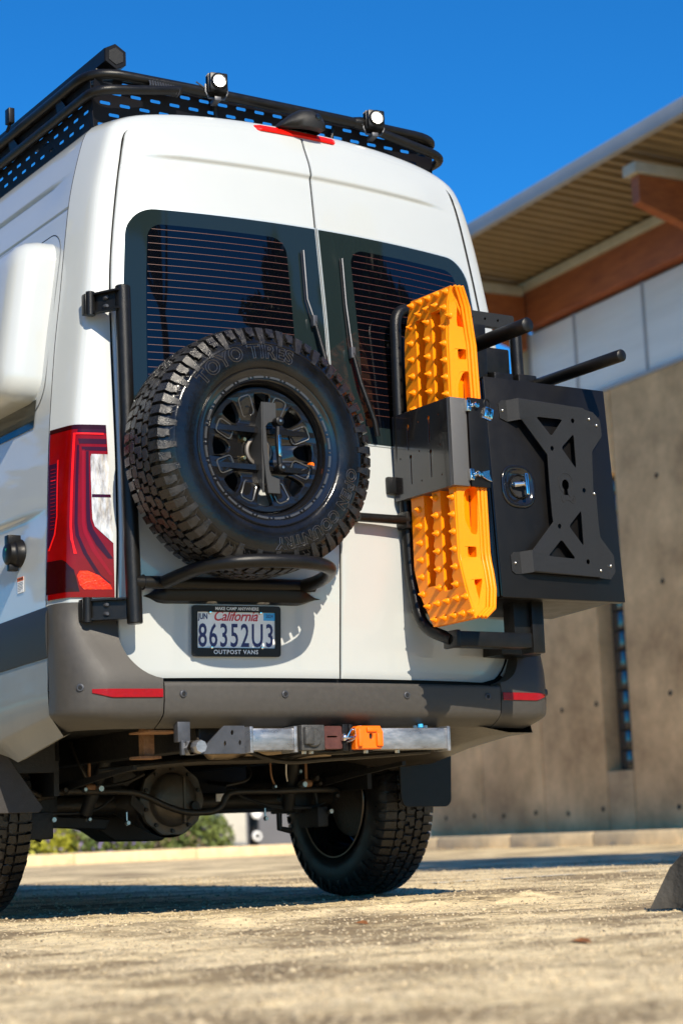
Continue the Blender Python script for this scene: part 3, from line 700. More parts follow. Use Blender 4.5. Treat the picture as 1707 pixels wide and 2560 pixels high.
# reflectors and sensors
for s,bc in ((-1,bcl),(1,bcr)):
    rows=[]
    for t in np.linspace(0,1,24):
        c=bump_contour(.715,.686,60); xx=.686+(.915-.686)*t; x,y=xx,float(np.interp(xx,[p[0] for p in c[:70]],[p[1] for p in c[:70]]))
        e=1 if t<.75 else 1-.75*(t-.75)/.25
        rows.append([(s*x,y-.0035,.7285),(s*x,y-.0055,.727),(s*x,y-.0055,.702+.02*(1-e)),(s*x,y-.0035,.7005+.02*(1-e))])
    q=MB(); q.grid(rows,flip=(s<0)); q.obj('reflector',REFL,bc,recalc=False)
def sensor(x,parent,x3=None):
    z=.712; y=bump_y(abs(x),z); nrm=Vector((-.146*x,-1,0)).normalized() if x3 is None else Vector(x3[1]).normalized()
    P0=Vector((x,y,z)) if x3 is None else Vector(x3[0])
    Mx=Matrix.Translation(P0)@nrm.to_track_quat('-Y','Z').to_matrix().to_4x4()
    q=MB(); q.lathe([(.0,-.0035),(.0065,-.0035),(.007,-.002)],n=16); q.lathe([(.007,-.001),(.0075,-.0045),(.0105,-.005),(.0125,-.003),(.013,.001)],n=20)
    q.v=[(Mx@Vector(v))[:] for v in q.v]; q.obj('parking_sensor',RIM if False else STEELD,parent,smooth=60)
    q=MB(); q.lathe([(.0,-.0046),(.0058,-.0044),(.0062,-.003)],n=16); q.v=[(Mx@Vector(v))[:] for v in q.v]; q.obj('sensor_eye',GAP,parent)
rb_=[o for o in van.children if o.name=='rear_bumper'][0]
for x in (-.6145,-.246,.246,.6145): sensor(x,rb_)
c=bump_contour(.74,.686,60)
for s,bc in ((-1,bcl),(1,bcr)):
    i=min(range(len(c)),key=lambda k:abs(c[k][0]-.945)); p=c[i]; sensor(0,bc,((s*p[0],p[1]-.0,.735),(s*.62,-.78,0)))
# ---- rear side: moulding, sill, wheel-arch edge
def ystart(z): return bump_contour(z,inner_x(z))[-1][1]+.003
q=MB(); rows=[]
for y in (0,.008,.2,.5,.9,1.6,3,5):
    rows.append([(-(.973+b),.210+y,z-.03*min(y,1.0)) for z,b in ((1.016,-.006),(1.012,.008),(.985,.018),(.935,.020),(.88,.018),(.846,.014),(.840,-.002))])
q.grid(rows,flip=True); rows0=[r for r in rows[0]]; q.grid([rows0,[(-.965,p[1],p[2]) for p in rows0]]); q.obj('side_moulding',MOULD,van)
q=MB(); rows=[]   # white lower side below the moulding, shade put into its grey colour, rising edge to the rear
for y,zb,zi in ((.215,.648,.592),(.35,.632,.568),(.50,.613,.542),(.58,.602,.528),(.65,.594,.548),(.75,.585,.578),(.85,.60,.60)):
    rows.append([(-.983,y,.85),(-.985,y,.74),(-.980,y,zb+.012),(-.975,y,zb+.002),(-.969,y,zb-.004),(-.932,y,min(zi,zb-.005)),(-.905,y,min(zi,zb-.005)+.01)])
q.grid(rows,flip=True); q.obj('rear_sill',SILLM,van,smooth=40)
q=MB(); rows=[]
for y,zb in ((.05,.60),(.2,.595),(.45,.565),(.8,.50)):
    rows.append([(.93,y+.1,.80),(.93,y+.1,zb+.03),(.90,y+.05,zb-.01),(.75,y,zb-.012),(.5,y,zb+.03)])
q.grid(rows); q.obj('rear_sill',UNDER2,van,smooth=60)
q=MB(); q.box((-.965,2.0,.45),(-.93,5,.9),.01); q.obj('lower_side',PAINT,van)
# ---- side window pod
def pod():
    q=MB(); rows=[]
    sec_=[]  # rounded-rectangle outline in (y,z)
    y0,y1,z0,z1=.355,2.3,1.735,2.315; r_=.085
    for gx,ins in ((-.0,-.012),(.0,0),(.06,.002),(.10,.010),(.125,.026),(.138,.050),(.143,.085),(.144,.14)):
        pts=rrect(y0+ins,z0+ins,y1-ins,z1-ins,max(.02,r_-ins*.3),8)
        rows.append([(-(Wat(z)-.004+gx),y,z) for y,z in pts])
    q.grid(rows,0,close=True,flip=True); n=len(rows[0]); b=len(q.v)-n; q.f.append(tuple(range(b,b+n))[::-1]); q.m.append(0)
    return q.obj('window_pod',PAINT,van,smooth=60)
pd=pod()
ring=rrect(.322,1.69,2.35,2.342,.10,8); q=MB(); q.grid([[(-(Wat(z)+.0015),y,z) for y,z in ring],[(-(Wat(z)-.003),y+(.012 if y<1 else -.012),z+(.012 if z<2 else -.012)) for y,z in ring]],close=True); q.obj('pod_seal',GAP,van)
q=MB(); q.grid([[(-(Wat(z)+.003),y,z) for y in (.38,.5,2.2)] for z in (1.64,1.68,1.74)],flip=True); q.obj('pod_window_strip',GLASS,van)
# ---- charging socket and sticker on the left side
cs=MB(); Mx=Matrix.Translation((-.975,.445,1.217))@Matrix.Rotation(R(-90),4,'Z')
cs.lathe([(0,-.052),(.030,-.052),(.038,-.047),(.040,-.036),(.043,-.030),(.046,-.028),(.046,-.006),(.050,0)],n=28); cs.box((-.018,-.05,.03),(.018,-.004,.062),.004); cs.box((-.012,-.045,-.06),(.012,-.01,-.035),.004)
cs.v=[(Mx@Vector(v))[:] for v in cs.v]; so=cs.obj('power_socket',BLACK2,van)
GRN=mat('green_mark',(.02,.5,.2),.5)
q=MB(); q.add([(Mx@Vector(p))[:] for p in ((-.006,-.0525,.016),(.006,-.0525,.016),(0,-.0525,.006))],[(0,1,2)]); q.obj('green_mark',GRN,so)
st=MB(); Mx=Matrix.Translation((-.981,.430,1.110))@Matrix.Rotation(R(-90),4,'Z')
st.box((-.026,-.0008,-.026),(.026,0,.026)); st.v=[(Mx@Vector(v))[:] for v in st.v]; sk=st.obj('warning_sticker',WHITE,van)
q=MB(); q.box((-.026,-.0014,.013),(.026,-.0008,.026)); q.v=[(Mx@Vector(v))[:] for v in q.v]; q.obj('sticker_band',OTXT,sk)
q=MB(); vf=text_mb('WARNING',.0105,.0002,bold=.0003); q.add([(Mx@Vector((v[0],-.0016-v[2],v[1]+.0195)))[:] for v in vf[0]],vf[1]); q.obj('sticker_title',GAP,sk,smooth=0)
q=MB()
for k in range(6):
    ln=[.040,.043,.036,.042,.039,.022][k]; q.box((-.022,-.0012,.006-k*.0052),(-.022+ln,-.0008,.0075-k*.0052))
q.v=[(Mx@Vector(v))[:] for v in q.v]; q.obj('sticker_print',STEELD,sk)

# ---- tail lights: laid on the pillar surface, addressed by (u,z): u=0 inner edge, 1 corner edge, 2 side edge
def pillar(z,u,off=0):
    W_=Wat(z); xin=float(np.interp(z,[1.02,1.2,1.5,1.6],[.806,.812,.822,.824])); 
    def P_(d,yo): x=W_-d; return Vector((x,yrear(x,z)+yo*KZ(z),z))
    # polyline: inner flat -> corner(d~.035) -> side end (yo ~.26)
    pts=[Vector((xin,yrear(xin,z),z))]
    for t in (.33,.66): x=xin+(W_-.078-xin)*t; pts.append(Vector((x,yrear(x,z),z)))
    for d,yo in prof[::-1]: pts.append(P_(d,yo))
    # arclength split at corner d=.037
    ls=[0]
    for a,b in zip(pts[:-1],pts[1:]): ls.append(ls[-1]+(b-a).length)
    kc=3+[d for d,_ in prof[::-1]].index(.037); Lc=ls[kc]; Le=ls[-1]-.010
    L0=Lc*u if u<1 else Lc+(Le-Lc)*(u-1)
    i=max(j for j in range(len(ls)) if ls[j]<=L0+1e-9); i=min(i,len(pts)-2); f=(L0-ls[i])/(ls[i+1]-ls[i]); p=pts[i].lerp(pts[i+1],f)
    tn=(pts[i+1]-pts[i]).normalized(); n_=Vector((tn.y,-tn.x,0)); 
    # blend normals near the corner
    return p+n_*off
def tl(s,poly_rows,off,m,name,parent,nu=14,edge=.0):
    """poly_rows: [(z,u0,u1)...]"""
    zs=[r[0] for r in poly_rows]; z_=np.linspace(zs[0],zs[-1],max(3,int(abs(zs[0]-zs[-1])/.012)+2)); z_=sorted(set(list(z_)+zs),reverse=zs[0]>zs[-1])
    o_=np.argsort(zs); zz=np.array(zs)[o_]; a=np.array([r[1] for r in poly_rows])[o_]; b=np.array([r[2] for r in poly_rows])[o_]
    rows=[]
    for z in z_:
        u0,u1=np.interp(z,zz,a),np.interp(z,zz,b); zt=lambda u,z=z:z
        rows.append([pillar(z,u,off) for u in np.linspace(u0,u1,nu)])
    rows=[[(s*p.x,p.y,p.z) for p in r] for r in rows]
    q=MB(); q.grid(rows,0)
    rim=rows[0]+[r[-1] for r in rows[1:]]+rows[-1][::-1][1:]+[r[0] for r in rows[::-1][1:]]
    if edge: 
        rb2=[]
        q.grid([rim,[(p[0]*.992,p[1]+.012,p[2]) for p in rim]],0)
    return q.obj(name,m,parent,recalc=True,smooth=50)
for s in (-1,1):
    base=tl(s,[(1.600,.0,1.98),(1.56,.0,2.0),(1.40,.0,2.0),(1.30,.0,2.03),(1.16,.0,2.03),(1.03,.0,1.98)],.007,RED,'tail_light',van,nu=30,edge=1)
    if s>0: continue
    e=.0078
    tl(s,[(1.600,.0,1.98),(1.585,.0,1.98)],e,REDD,'top_band',base,nu=30)
    tl(s,[(1.585,.0,.93),(1.572,.0,.93)],e,REDP,'light_guide_stripe',base)  # dark purple stripe beside the light guide
    tl(s,[(1.572,.1,.98),(1.566,.1,.98)],e+.002,REDB,'light_guide',base)
    tl(s,[(1.552,.02,.9),(1.535,.02,.86)],e,REDP,'light_guide_stripe',base)
    tl(s,[(1.525,.02,.80),(1.512,.02,.78)],e,REDP,'light_guide_stripe',base)
    # bright vertical line at the corner running down and sweeping inwards
    tl(s,[(1.572,.99,1.04),(1.26,.99,1.04),(1.22,.96,1.01),(1.17,.87,.93)],e+.001,REDB,'light_guide',base,nu=4)
    tl(s,[(1.53,.86,.93),(1.27,.86,.93),(1.23,.82,.90),(1.17,.62,.72),(1.10,.30,.40),(1.075,.08,.2)],e,REDP,'light_guide_stripe',base,nu=4)
    tl(s,[(1.515,.70,.78),(1.27,.68,.76),(1.24,.62,.72),(1.18,.40,.52),(1.10,.02,.10)],e,REDM,'light_guide',base,nu=4)
    tl(s,[(1.51,.58,.66),(1.28,.55,.65),(1.25,.48,.62),(1.20,.24,.42),(1.155,.02,.14)],e+.0003,REDP,'light_guide_stripe',base,nu=4)
    tl(s,[(1.50,.0,.50),(1.49,.0,.53),(1.285,.0,.50),(1.26,.0,.44),(1.205,.0,.0)],e+.001,CLEAR,'reversing_lens',base)
    tl(s,[(1.366,.0,.50),(1.356,.0,.50)],e+.0022,REDP,'lens_divider',base)
    tl(s,[(1.115,.62,.80),(1.10,.35,.86),(1.07,.10,.80),(1.055,.05,.70)],e+.001,REDO,'brake_glow_patch',base)  # bulb glow put into the patch's mottled red colour
    tl(s,[(1.155,1.30,2.0),(1.145,1.12,2.0),(1.118,.92,2.0),(1.06,.82,2.0),(1.048,.80,2.0)],e,REDD,'dark_lens',base)
    tl(s,[(1.48,1.60,1.97),(1.30,1.60,2.0),(1.24,1.68,2.0),(1.20,1.85,2.0)],e,REDP,'side_grille_backing',base)
    tl(s,[(1.49,1.52,1.58),(1.30,1.52,1.58),(1.24,1.60,1.68),(1.19,1.86,1.95)],e+.0015,REDB,'side_light_guide',base,nu=3)
    for k in range(17):
        z=1.462-k*.0125; tl(s,[(z,1.62,1.86),(z-.003,1.62,1.86)],e+.002,REDB if k==3 else RED,'light_rib',base,nu=4)
# ---- wipers
def wiper(pts,x0):
    wp=MB(); wp.tube([(x,yrear(x,z)-o,z) for x,z,o in pts[:3]],.0035,8); w_=wp.obj('wiper',STEELD,van)
    q=MB(); q.tube([(x-.006,yrear(x,z)-.014,z) for x,z,o in pts[:3]],.0022,6); q.obj('wiper_blade',GAP,w_)
    q=MB(); q.tube([(x,yrear(x,z)-o,z) for x,z,o in pts[2:]],[.006,.0085,.010,.011,.009][:len(pts)-2],10); q.obj('wiper_arm',BLACK,w_)
    q=MB(); x,z,o=pts[2]; q.box((x-.009,yrear(x,z)-.032,z-.02),(x+.009,yrear(x,z)-.012,z+.02),.003); q.obj('wiper_clip',STEELD,w_)
wiper([(-.074,2.285,.02),(-.078,2.10,.02),(-.060,2.02,.026),(-.035,1.90,.03),(-.015,1.78,.034),(.02,1.66,.03)],0)
wiper([(.088,2.277,.02),(.084,2.10,.02),(.090,1.92,.026),(.112,1.81,.03),(.155,1.67,.036),(.165,1.62,.03)],0)
q=MB(); 
for x,z in ((-.060,2.02),(.09,1.98)): pass
# left door handle/rod stub to the right of the spare
q=MB(); q.tube([(.05,-.075,1.32),(.30,-.075,1.32)],.016,12); q.tube([(.06,-.075,1.32),(.06,-.0,1.32)],.012,8); q.box((.24,-.09,1.29),(.30,-.03,1.35),.006); 
q.obj('door_latch_rod',BLACK,van)
# ================================================================ WHEELS
TR=.395
def tread_pt(a,w,rr):           # local wheel frame: axis Y, outer face towards -Y
    return (rr*math.cos(a),-w,rr*math.sin(a))
def crown(w): return TR-.30*max(0,abs(w)-.02)**2*3.2
def make_tyre(parent,detail=True,letters=True,dusty=False):
    q=MB(); prof_=[(.226,.100),(.229,.112),(.236,.121),(.245,.124),(.252,.1225),(.254,.1255),(.262,.1295),(.285,.1335),(.31,.1325),(.33,.1285),(.332,.1305),(.340,.1285),(.342,.1255),(.355,.1205),(.368,.112),(.376,.100),(.380,.07),(.382,.03),(.382,-.03),(.380,-.07),(.376,-.100),(.368,-.112),(.355,-.1205),(.33,-.1285),(.285,-.1335),(.25,-.124),(.226,-.1)]
    q.lathe([(r_,-h) for r_,h in prof_],n=96); ty=q.obj('tyre',RUBSIDE if not dusty else RUBBER,parent,smooth=50)
    q=MB(); N=32; pa=2*PI/N
    def block(poly,h=.0125,ins=.0014,w_dir=0):
        # poly: list of (angle_fraction, w)
        c=(sum(p[0] for p in poly)/len(poly),sum(p[1] for p in poly)/len(poly)); n=len(poly)
        b0=[];b1=[];b2=[]
        for f,w_ in poly:
            b0.append(tread_pt(f*pa,w_,crown(w_)-h)); b1.append(tread_pt(f*pa,w_,crown(w_)-.0012))
            k=.93; b2.append(tread_pt((c[0]+(f-c[0])*k)*pa,c[1]+(w_-c[1])*k,crown(w_)))
        m=len(q.v); q.v+=b0+b1+b2
        for i in range(n):
            j=(i+1)%n; q.f.append((m+i,m+j,m+n+j,m+n+i)); q.f.append((m+n+i,m+n+j,m+2*n+j,m+2*n+i)); q.m+=[0,0]
        q.f.append(tuple(m+2*n+i for i in range(n))); q.m.append(0)
    for k in range(N):
        j=lambda: random.uniform(-.03,.03)
        # centre rib: interlocking Z shaped lugs
        block([(k+.06,-.020),(k+.30,-.024),(k+.34,-.004),(k+.60,.000),(k+.56,.022),(k+.10,.018)])
        block([(k+.56,-.022),(k+.94,-.019),(k+.98,.016),(k+.70,.022),(k+.72,-.004),(k+.52,-.006)])
        # intermediate ribs
        for s in (-1,1):
            f=k+(.25 if s>0 else .75)
            block([(f+.05,s*.028),(f+.46,s*.026),(f+.52,s*.044),(f+.40,s*.060),(f+.12,s*.058),(f-.02,s*.042)])
            block([(f+.56,s*.027),(f+.93,s*.030),(f+.90,s*.056),(f+.62,s*.062),(f+.50,s*.050)])
        # shoulder lugs wrapping down the sidewall
        for s in (-1,1):
            for hh in (0,1):
                f=k+hh*.5+(.0 if s>0 else .25); long_=hh==0
                path=[(.066,crown(.066)),(.100,crown(.100)-.001),(.1150,TR-.010),(.1240,TR-.026),(.1315,TR-(.056 if long_ else .036)),(.1325,TR-(.066 if long_ else .042))]
                base=[(.066,crown(.066)-.012),(.097,TR-.022),(.108,TR-.026),(.1155,TR-.033),(.1240,TR-(.056 if long_ else .036)),(.1265,TR-(.068 if long_ else .044))]
                a0,a1=(f+.05)*pa,(f+.43)*pa; sk=[0,.0,.02,.05,.07,.08]
                rows=[[tread_pt(a0+sk[i]*pa+(a1-a0)*t*(1-.25*(i>3)),s*w_,r_) for t,(w_,r_) in ((0,base[i]),(.04,path[i]),(.96,path[i]),(1,base[i]))] for i in range(6)]
                q.grid(rows,0,flip=(s<0))
                fr_=rows[0]; q.add(fr_,[(0,1,2,3)]); q.add(rows[-1],[(3,2,1,0)])
    tag(q.obj('tread',TREAD,parent,smooth=30,recalc=False),kind='stuff')
    if detail:
        # fine radial ribs just inside the lugs, edge rings
        q=MB()
        for k in range(120):
            a=k*2*PI/120; 
            if k%3==2: continue
            r0,r1=.338,.352
            da=.004; sk=.03
            pts=[]
            for (r_,aa) in ((r0,a),(r0,a+da),(r1,a+sk+da),(r1,a+sk)):
                w_=float(np.interp(r_,[.33,.342,.355],[.1285,.1262,.1212])); pts.append(tread_pt(aa,w_+.0016,r_))
            q.add(pts,[(3,2,1,0)])
        tag(q.obj('sidewall_ribs',LETTER,parent,smooth=0),kind='stuff')
    if letters:
        def ring_text(s,size,r0,amid,name,span=1.2,wid=1):
            # hollow outlined letters: outer minus inner drawn as a bevelled raised edge
            cu=bpy.data.curves.new('t','FONT'); cu.body=s; cu.size=size; cu.align_x='CENTER'; cu.align_y='CENTER'; cu.fill_mode='NONE'; cu.bevel_depth=.0016; cu.bevel_resolution=0; cu.resolution_u=4; cu.offset=.0015; cu.space_character=1.08
            vf=cu_to_mb(cu); vs=[]; xm=max(v[0] for v in vf[0])-min(v[0] for v in vf[0]); xc=(max(v[0] for v in vf[0])+min(v[0] for v in vf[0]))/2; depth=0
            for x,y,z in vf[0]:
                a=amid-(x-xc)/xm*span; rr=r0+y; w_=float(np.interp(rr,[.25,.262,.285,.31,.33],[.123,.1295,.1335,.1325,.1285])); vs.append(tread_pt(a,w_+.0006+z+depth/2,rr))
            o=MB(); o.add(vs,vf[1]); return o.obj(name,LETTER,parent,smooth=30)
        ring_text('TOYO TIRES',.062,.303,R(107.5),'tyre_lettering',span=R(71))
        ring_text('OPEN COUNTRY',.050,.303,R(-49),'tyre_lettering',span=R(80))
        for amid,s,r_,z_ in ((R(95),'265/70R17',.0115,.262),(R(-75),'M+S  TUBELESS',.009,.262)): pass
    return ty
def tube_ring(q,r_,w_,rad,n=64,m=6,mi=0):
    rows=[]
    for k in range(n):
        a=k*2*PI/n; rows.append([((r_+rad*math.cos(b))*math.cos(a),-(w_+rad*math.sin(b)),(r_+rad*math.cos(b))*math.sin(a)) for b in np.arange(m)*2*PI/m])
    rows.append(rows[0]); q.grid(rows,mi,close=True)
def make_rim(parent,rot=R(22.5)):
    q=MB()
    q.lathe([(.219,-.101),(.226,-.121),(.2355,-.1255),(.238,-.122),(.2355,-.118)],n=96)
    q.lathe([(.238,-.122),(.234,-.127),(.228,-.126),(.222,-.1225),(.2035,-.1215),(.2005,-.118),(.1965,-.110),(.192,-.090),(.188,-.06),(.1855,-.03),(.1850,.05),(.195,.085),(.215,.10),(.235,.12)],n=96)
    rim=q.obj('rim',RIM,parent,smooth=30)
    # notched bead ring: raised dashes and small bolts
    q=MB(); q2=MB()
    for k in range(24):
        a=k*2*PI/24+.05
        rows=[]
        for t in np.linspace(0,1,5):
            aa=a+t*.165; rows.append([tread_pt(aa,w_,r_) for r_,w_ in ((.2065,.1205),(.2075,.1245),(.2135,.1250),(.2145,.1215))])
        q.grid(rows,flip=True); q.add(rows[0],[(0,1,2,3)]); q.add(rows[-1],[(3,2,1,0)])
        if k%1==0:
            ac=a+.165+.048; c=tread_pt(ac,.1215,.2105); q2.lathe([(0,-.004),(.0028,-.0036),(.0036,-.001),(.0036,.002)],c,'Y',8)
    q.obj('rim_ring_dashes',RIMEDGE,rim,smooth=0,kind='stuff'); q2.obj('rim_bolts',STEELD,rim,kind='stuff')
    # spoke plate
    holes=[]
    for k in range(8):
        a=k*PI/4+rot+PI/8; pts=[]
        for r_,da in ((.106,.0),(.110,.10),(.124,.165),(.150,.185),(.164,.18),(.1705,.15),(.1725,.0)):
            pts.append((r_,da))
        full_=[(r_*math.cos(a+d_),r_*math.sin(a+d_)) for r_,d_ in pts]+[(r_*math.cos(a-d_),r_*math.sin(a-d_)) for r_,d_ in pts[-2:0:-1]]
        holes.append(full_)
    hub=[(.048*math.cos(t),.048*math.sin(t)) for t in np.arange(28)*2*PI/28]
    vf=holes_mesh([(.1855*math.cos(t),.1855*math.sin(t)) for t in np.arange(72)*2*PI/72],holes+[hub],.022,.003)
    q=MB()
    def dish(x,y,z): r_=math.hypot(x,y); w_=.055+.022*sm((r_-.05)/.13)-.018*sm((.10-r_)/.05); return (x,-(w_-z) if False else -w_+z*-1,y)
    q.add([dish(*v) for v in vf[0]],vf[1]); q.obj('spokes',RIM,rim,smooth=35)
    # pocket frame on each spoke
    q=MB(); q3=MB()
    for k in range(8):
        a=k*PI/4+rot; loop=rrect(.108,-.021,.166,.021,.010,3)
        P_=[]
        for x,y in loop:
            X_,Y_=x*math.cos(a)-y*math.sin(a),x*math.sin(a)+y*math.cos(a); r_=math.hypot(X_,Y_); w_=.055+.022*sm((r_-.05)/.13)-.018*sm((.10-r_)/.05)+.0145
            P_.append((X_,-w_,Y_))
        P_.append(P_[0]); q.tube(P_,.0024,5,cap=False)
        # recess plate inside the frame
        inn=rrect(.112,-.0165,.162,.0165,.008,3); pp=[]
        for x,y in inn:
            X_,Y_=x*math.cos(a)-y*math.sin(a),x*math.sin(a)+y*math.cos(a); r_=.112 if x<.137 else .16; w_=.055+.022*sm((r_-.05)/.13)+.0150; pp.append((X_,-w_,Y_))
        q3.add(pp,[tuple(range(len(pp)))])
    q.obj('spoke_pocket_edges',RIMEDGE,rim,smooth=60,kind='stuff'); q3.obj('spoke_pockets',RIM,rim,smooth=0,kind='stuff')
    q=MB()
    for k in range(22):      # small raised marks round the hub
        a=k*2*PI/22+.1; c=tread_pt(a,.053,.088); q.box((c[0]-.0035,c[1]-.0015,c[2]-.003),(c[0]+.0035,c[1]+.001,c[2]+.003),.001)
    q.obj('hub_marks',STEELD,rim,kind='stuff')
    return rim
spare=thing('spare_wheel','spare wheel with knobbly tyre and gloss black rim hung on the rear door','wheel',(-.447,-.195,1.477))
make_tyre(spare); rim=make_rim(spare); rim.scale=(1.065,1,1.065); spare.scale=(1.03,1,1.03)
q=MB(); q.lathe([(.048,-.052),(.047,-.060),(.040,-.062),(.034,-.056),(.034,-.03),(.0,-.03)],n=32); q.obj('hub_ring',mat('hub_ring_grey',(.16,.14,.12),.4,metal=.4),spare)
BRASS=mat('brass_nut',(.55,.42,.2),.3,metal=1)
q=MB()
for a in (150,205): 
    x,z=.064*math.cos(R(a)),.064*math.sin(R(a)); q.lathe([(0,-.070),(.006,-.070),(.008,-.064),(.009,-.05)],(x,0,z),'Y',8)
q.obj('lug_nut',BRASS,spare)
q=MB(); q.tube([(.165,-.085,-.04),(.168,-.105,-.045),(.160,-.125,-.052)],.0045,8); q.obj('valve_stem',STEELD,spare)
q=MB(); q.tube([(.170,-.084,-.036),(.172,-.100,-.038)],.008,8); q.obj('valve_grommet',ORANGE2,spare)
# clamp bar holding the wheel (belongs to the carrier)
carrier=thing('spare_wheel_carrier','black tubular swing arm with a hoop cradling the spare wheel, hinged on the left pillar','carrier',(-.783,-.014,.94))
def cobj(q,name,m,parent=carrier,**k):
    off=Vector(carrier.location); q.v=[tuple(Vector(v)-off) for v in q.v]; return q.obj(name,m,parent,**k)
sc=Vector(spare.location)
PLATE=mat('grey_coated_bar',(.030,.030,.030),.5,bump=.0006,bscale=900,spec=.5)
q=MB()
prf=[(-.020,.150),(.028,.150),(.028,.092),(-.002,.082),(-.012,.07),(-.003,-.070),(.004,-.092),(.034,-.100),(.034,-.148),(-.010,-.148),(-.017,-.09),(-.024,0),(-.022,.09)]
q.prism([(sc.x+.006+a,sc.z+b) for a,b in prf],sc.y-.118,sc.y-.108,.001); 
q.prism([(sc.y-.116,sc.z+.150),(sc.y-.108,sc.z-.146),(sc.y-.030,sc.z-.03),(sc.y-.030,sc.z+.03)],sc.x-.020,sc.x-.013,plane='YZ')
bar=cobj(q,'clamp_bar',PLATE)
q=MB(); q.tube([(sc.x+.034,sc.y-.128,sc.z+.086),(sc.x+.030,sc.y-.128,sc.z+.02),(sc.x+.036,sc.y-.128,sc.z-.066)],.009,8)
for x,z in ((.034,.086),(.038,-.066)):
    q.lathe([(0,-.145),(.006,-.145),(.014,-.142),(.0155,-.137),(.0155,-.112)],(sc.x+x,sc.y,sc.z+z),'Y',16)
cobj(q,'clamp_lever',BLACK2)
q=MB(); q.box((sc.x+.026,sc.y-.141,sc.z-.030),(sc.x+.036,sc.y-.137,sc.z+.040),.002); cobj(q,'lever_label',CHROME)
q=MB()
for x,z in ((.034,.086),(.038,-.066)): q.lathe([(0,-.1475),(.0045,-.147),(.0055,-.144)],(sc.x+x,sc.y,sc.z+z),'Y',10)
cobj(q,'clamp_bolt',ZINC)
q=MB(); q.tube([(sc.x,sc.y+.02,sc.z),(sc.x,.0,sc.z)],.03,12); q.box((sc.x-.12,-.03,sc.z-.10),(sc.x+.06,-.01,sc.z+.10),.004); cobj(q,'wheel_mount',BLACK)
q=MB(); q.tube([(-.783,-.014,.934),(-.789,.0,1.5),(-.792,.010,2.058)],.0255,24,bevel=.003); cobj(q,'pole',BLACK,smooth=40)
q=MB(); q.tube([(-.783,-.02,1.068),(-.60,-.035,1.070),(-.12,-.04,1.078)],.021,16); q.lathe([(.021,-.004),(.026,0),(.021,.004)],(-.755,-.02,1.068),'X',16)
cobj(q,'cross_tube',BLACK,smooth=50)
q=MB(); hp=smoothpath([(-.69,-.05,1.068),(-.665,-.13,1.084),(-.64,-.235,1.096),(-.585,-.315,1.100),(-.47,-.352,1.104),(-.33,-.350,1.104),(-.225,-.300,1.100),(-.172,-.205,1.090),(-.160,-.12,1.080),(-.165,-.05,1.076)],6)
q.tube(hp,.0225,16); cobj(q,'wheel_hoop',BLACK,smooth=60)
for zc,x0,y0 in ((2.008,-.878,.125),(.984,-.915,.105)):
    q=MB(); q.box((x0-.012,y0-.035,zc-.036),(x0+.030,y0-.003,zc+.036),.006); q.box((x0+.012,y0-.044,zc-.030),(x0+.02,y0+.0,zc+.030),.003)
    p=[Vector((x0+.024,y0-.034,0)),Vector((-.80,-.0,0))]; dd=(p[1]-p[0]).normalized(); nn_=Vector((dd.y,-dd.x,0))
    for zz,hh in ((zc-.034,.006),(zc+.028,.006)):
        a,b=p[0]+nn_*.022,p[1]+nn_*.026; c_,e_=p[1]-nn_*.0,p[0]-nn_*.0
        q.add([(a.x,a.y,zz),(b.x,b.y,zz),(c_.x,c_.y,zz),(e_.x,e_.y,zz),(a.x,a.y,zz+hh),(b.x,b.y,zz+hh),(c_.x,c_.y,zz+hh),(e_.x,e_.y,zz+hh)],[(0,1,2,3),(7,6,5,4),(0,4,5,1),(1,5,6,2),(2,6,7,3),(3,7,4,0)])
    a,b=p[0]+nn_*.004,p[1]+nn_*.004
    q.add([(a.x,a.y,zc-.033),(b.x,b.y,zc-.033),(b.x,b.y,zc+.033),(a.x,a.y,zc+.033),(a.x-nn_.x*.008,a.y-nn_.y*.008,zc-.033),(b.x-nn_.x*.008,b.y-nn_.y*.008,zc-.033),(b.x-nn_.x*.008,b.y-nn_.y*.008,zc+.033),(a.x-nn_.x*.008,a.y-nn_.y*.008,zc+.033)],[(0,1,2,3),(7,6,5,4),(0,4,5,1),(3,2,6,7)])
    q.tube([(x0+.006,y0-.036,zc-.040),(x0+.006,y0-.036,zc+.040)],.015,14)
    hg=cobj(q,'hinge',BLACK,recalc=False)
    q=MB(); m_=p[0]+dd*.045+nn_*.004
    for dz_ in (.015,-.015): q.lathe([(0,-.012),(.005,-.012),(.007,-.009),(.0085,-.003),(.0085,.006)],(m_.x,m_.y,zc+dz_),'Y',10)
    off=Vector(carrier.location); q.v=[tuple(Vector(v)-off) for v in q.v]; q.obj('hinge_bolt',STEELD,hg)
# ---- road wheels
def road_wheel(x,y,flip,first=None):
    if first is None:
        r_=thing('wheel',None,None,(x,y,TR-.006)); r_.parent=van; make_tyre(r_,detail=False,letters=False,dusty=True); 
        q=MB(); q.lathe([(.226,-.10),(.238,-.122),(.222,-.118),(.19,-.10),(.186,.05),(.195,.09),(.219,.101),(.232,.118),(.238,.124),(.233,.128),(.226,.122),(.205,.10),(.197,.08)],n=64); q.obj('rim',RIM,r_)
        q=MB(); q.lathe([(.186,-.03),(.17,-.05),(.10,-.06),(.0,-.06)],n=48); q.lathe([(.0,.04),(.12,.04),(.15,.035),(.155,.02),(.155,-.03)],n=40); q.obj('brake_drum',UNDER2,r_)
        q=MB(); tube_ring(q,.233,-.125,.0035,64,6); q.obj('rim_edge',mat('tan_rim_edge',(.20,.13,.08),.4,metal=.5),r_)
    else:
        r_=dup(first,van,(x,y,TR-.006))
    r_.rotation_euler=(0,0,flip)
    return r_
w1_=road_wheel(-.865,1.27,R(-90)); w2_=road_wheel(.885,1.27,R(90),w1_); road_wheel(-.865,5.6,R(-90),w1_); road_wheel(.865,5.6,R(90),w1_)
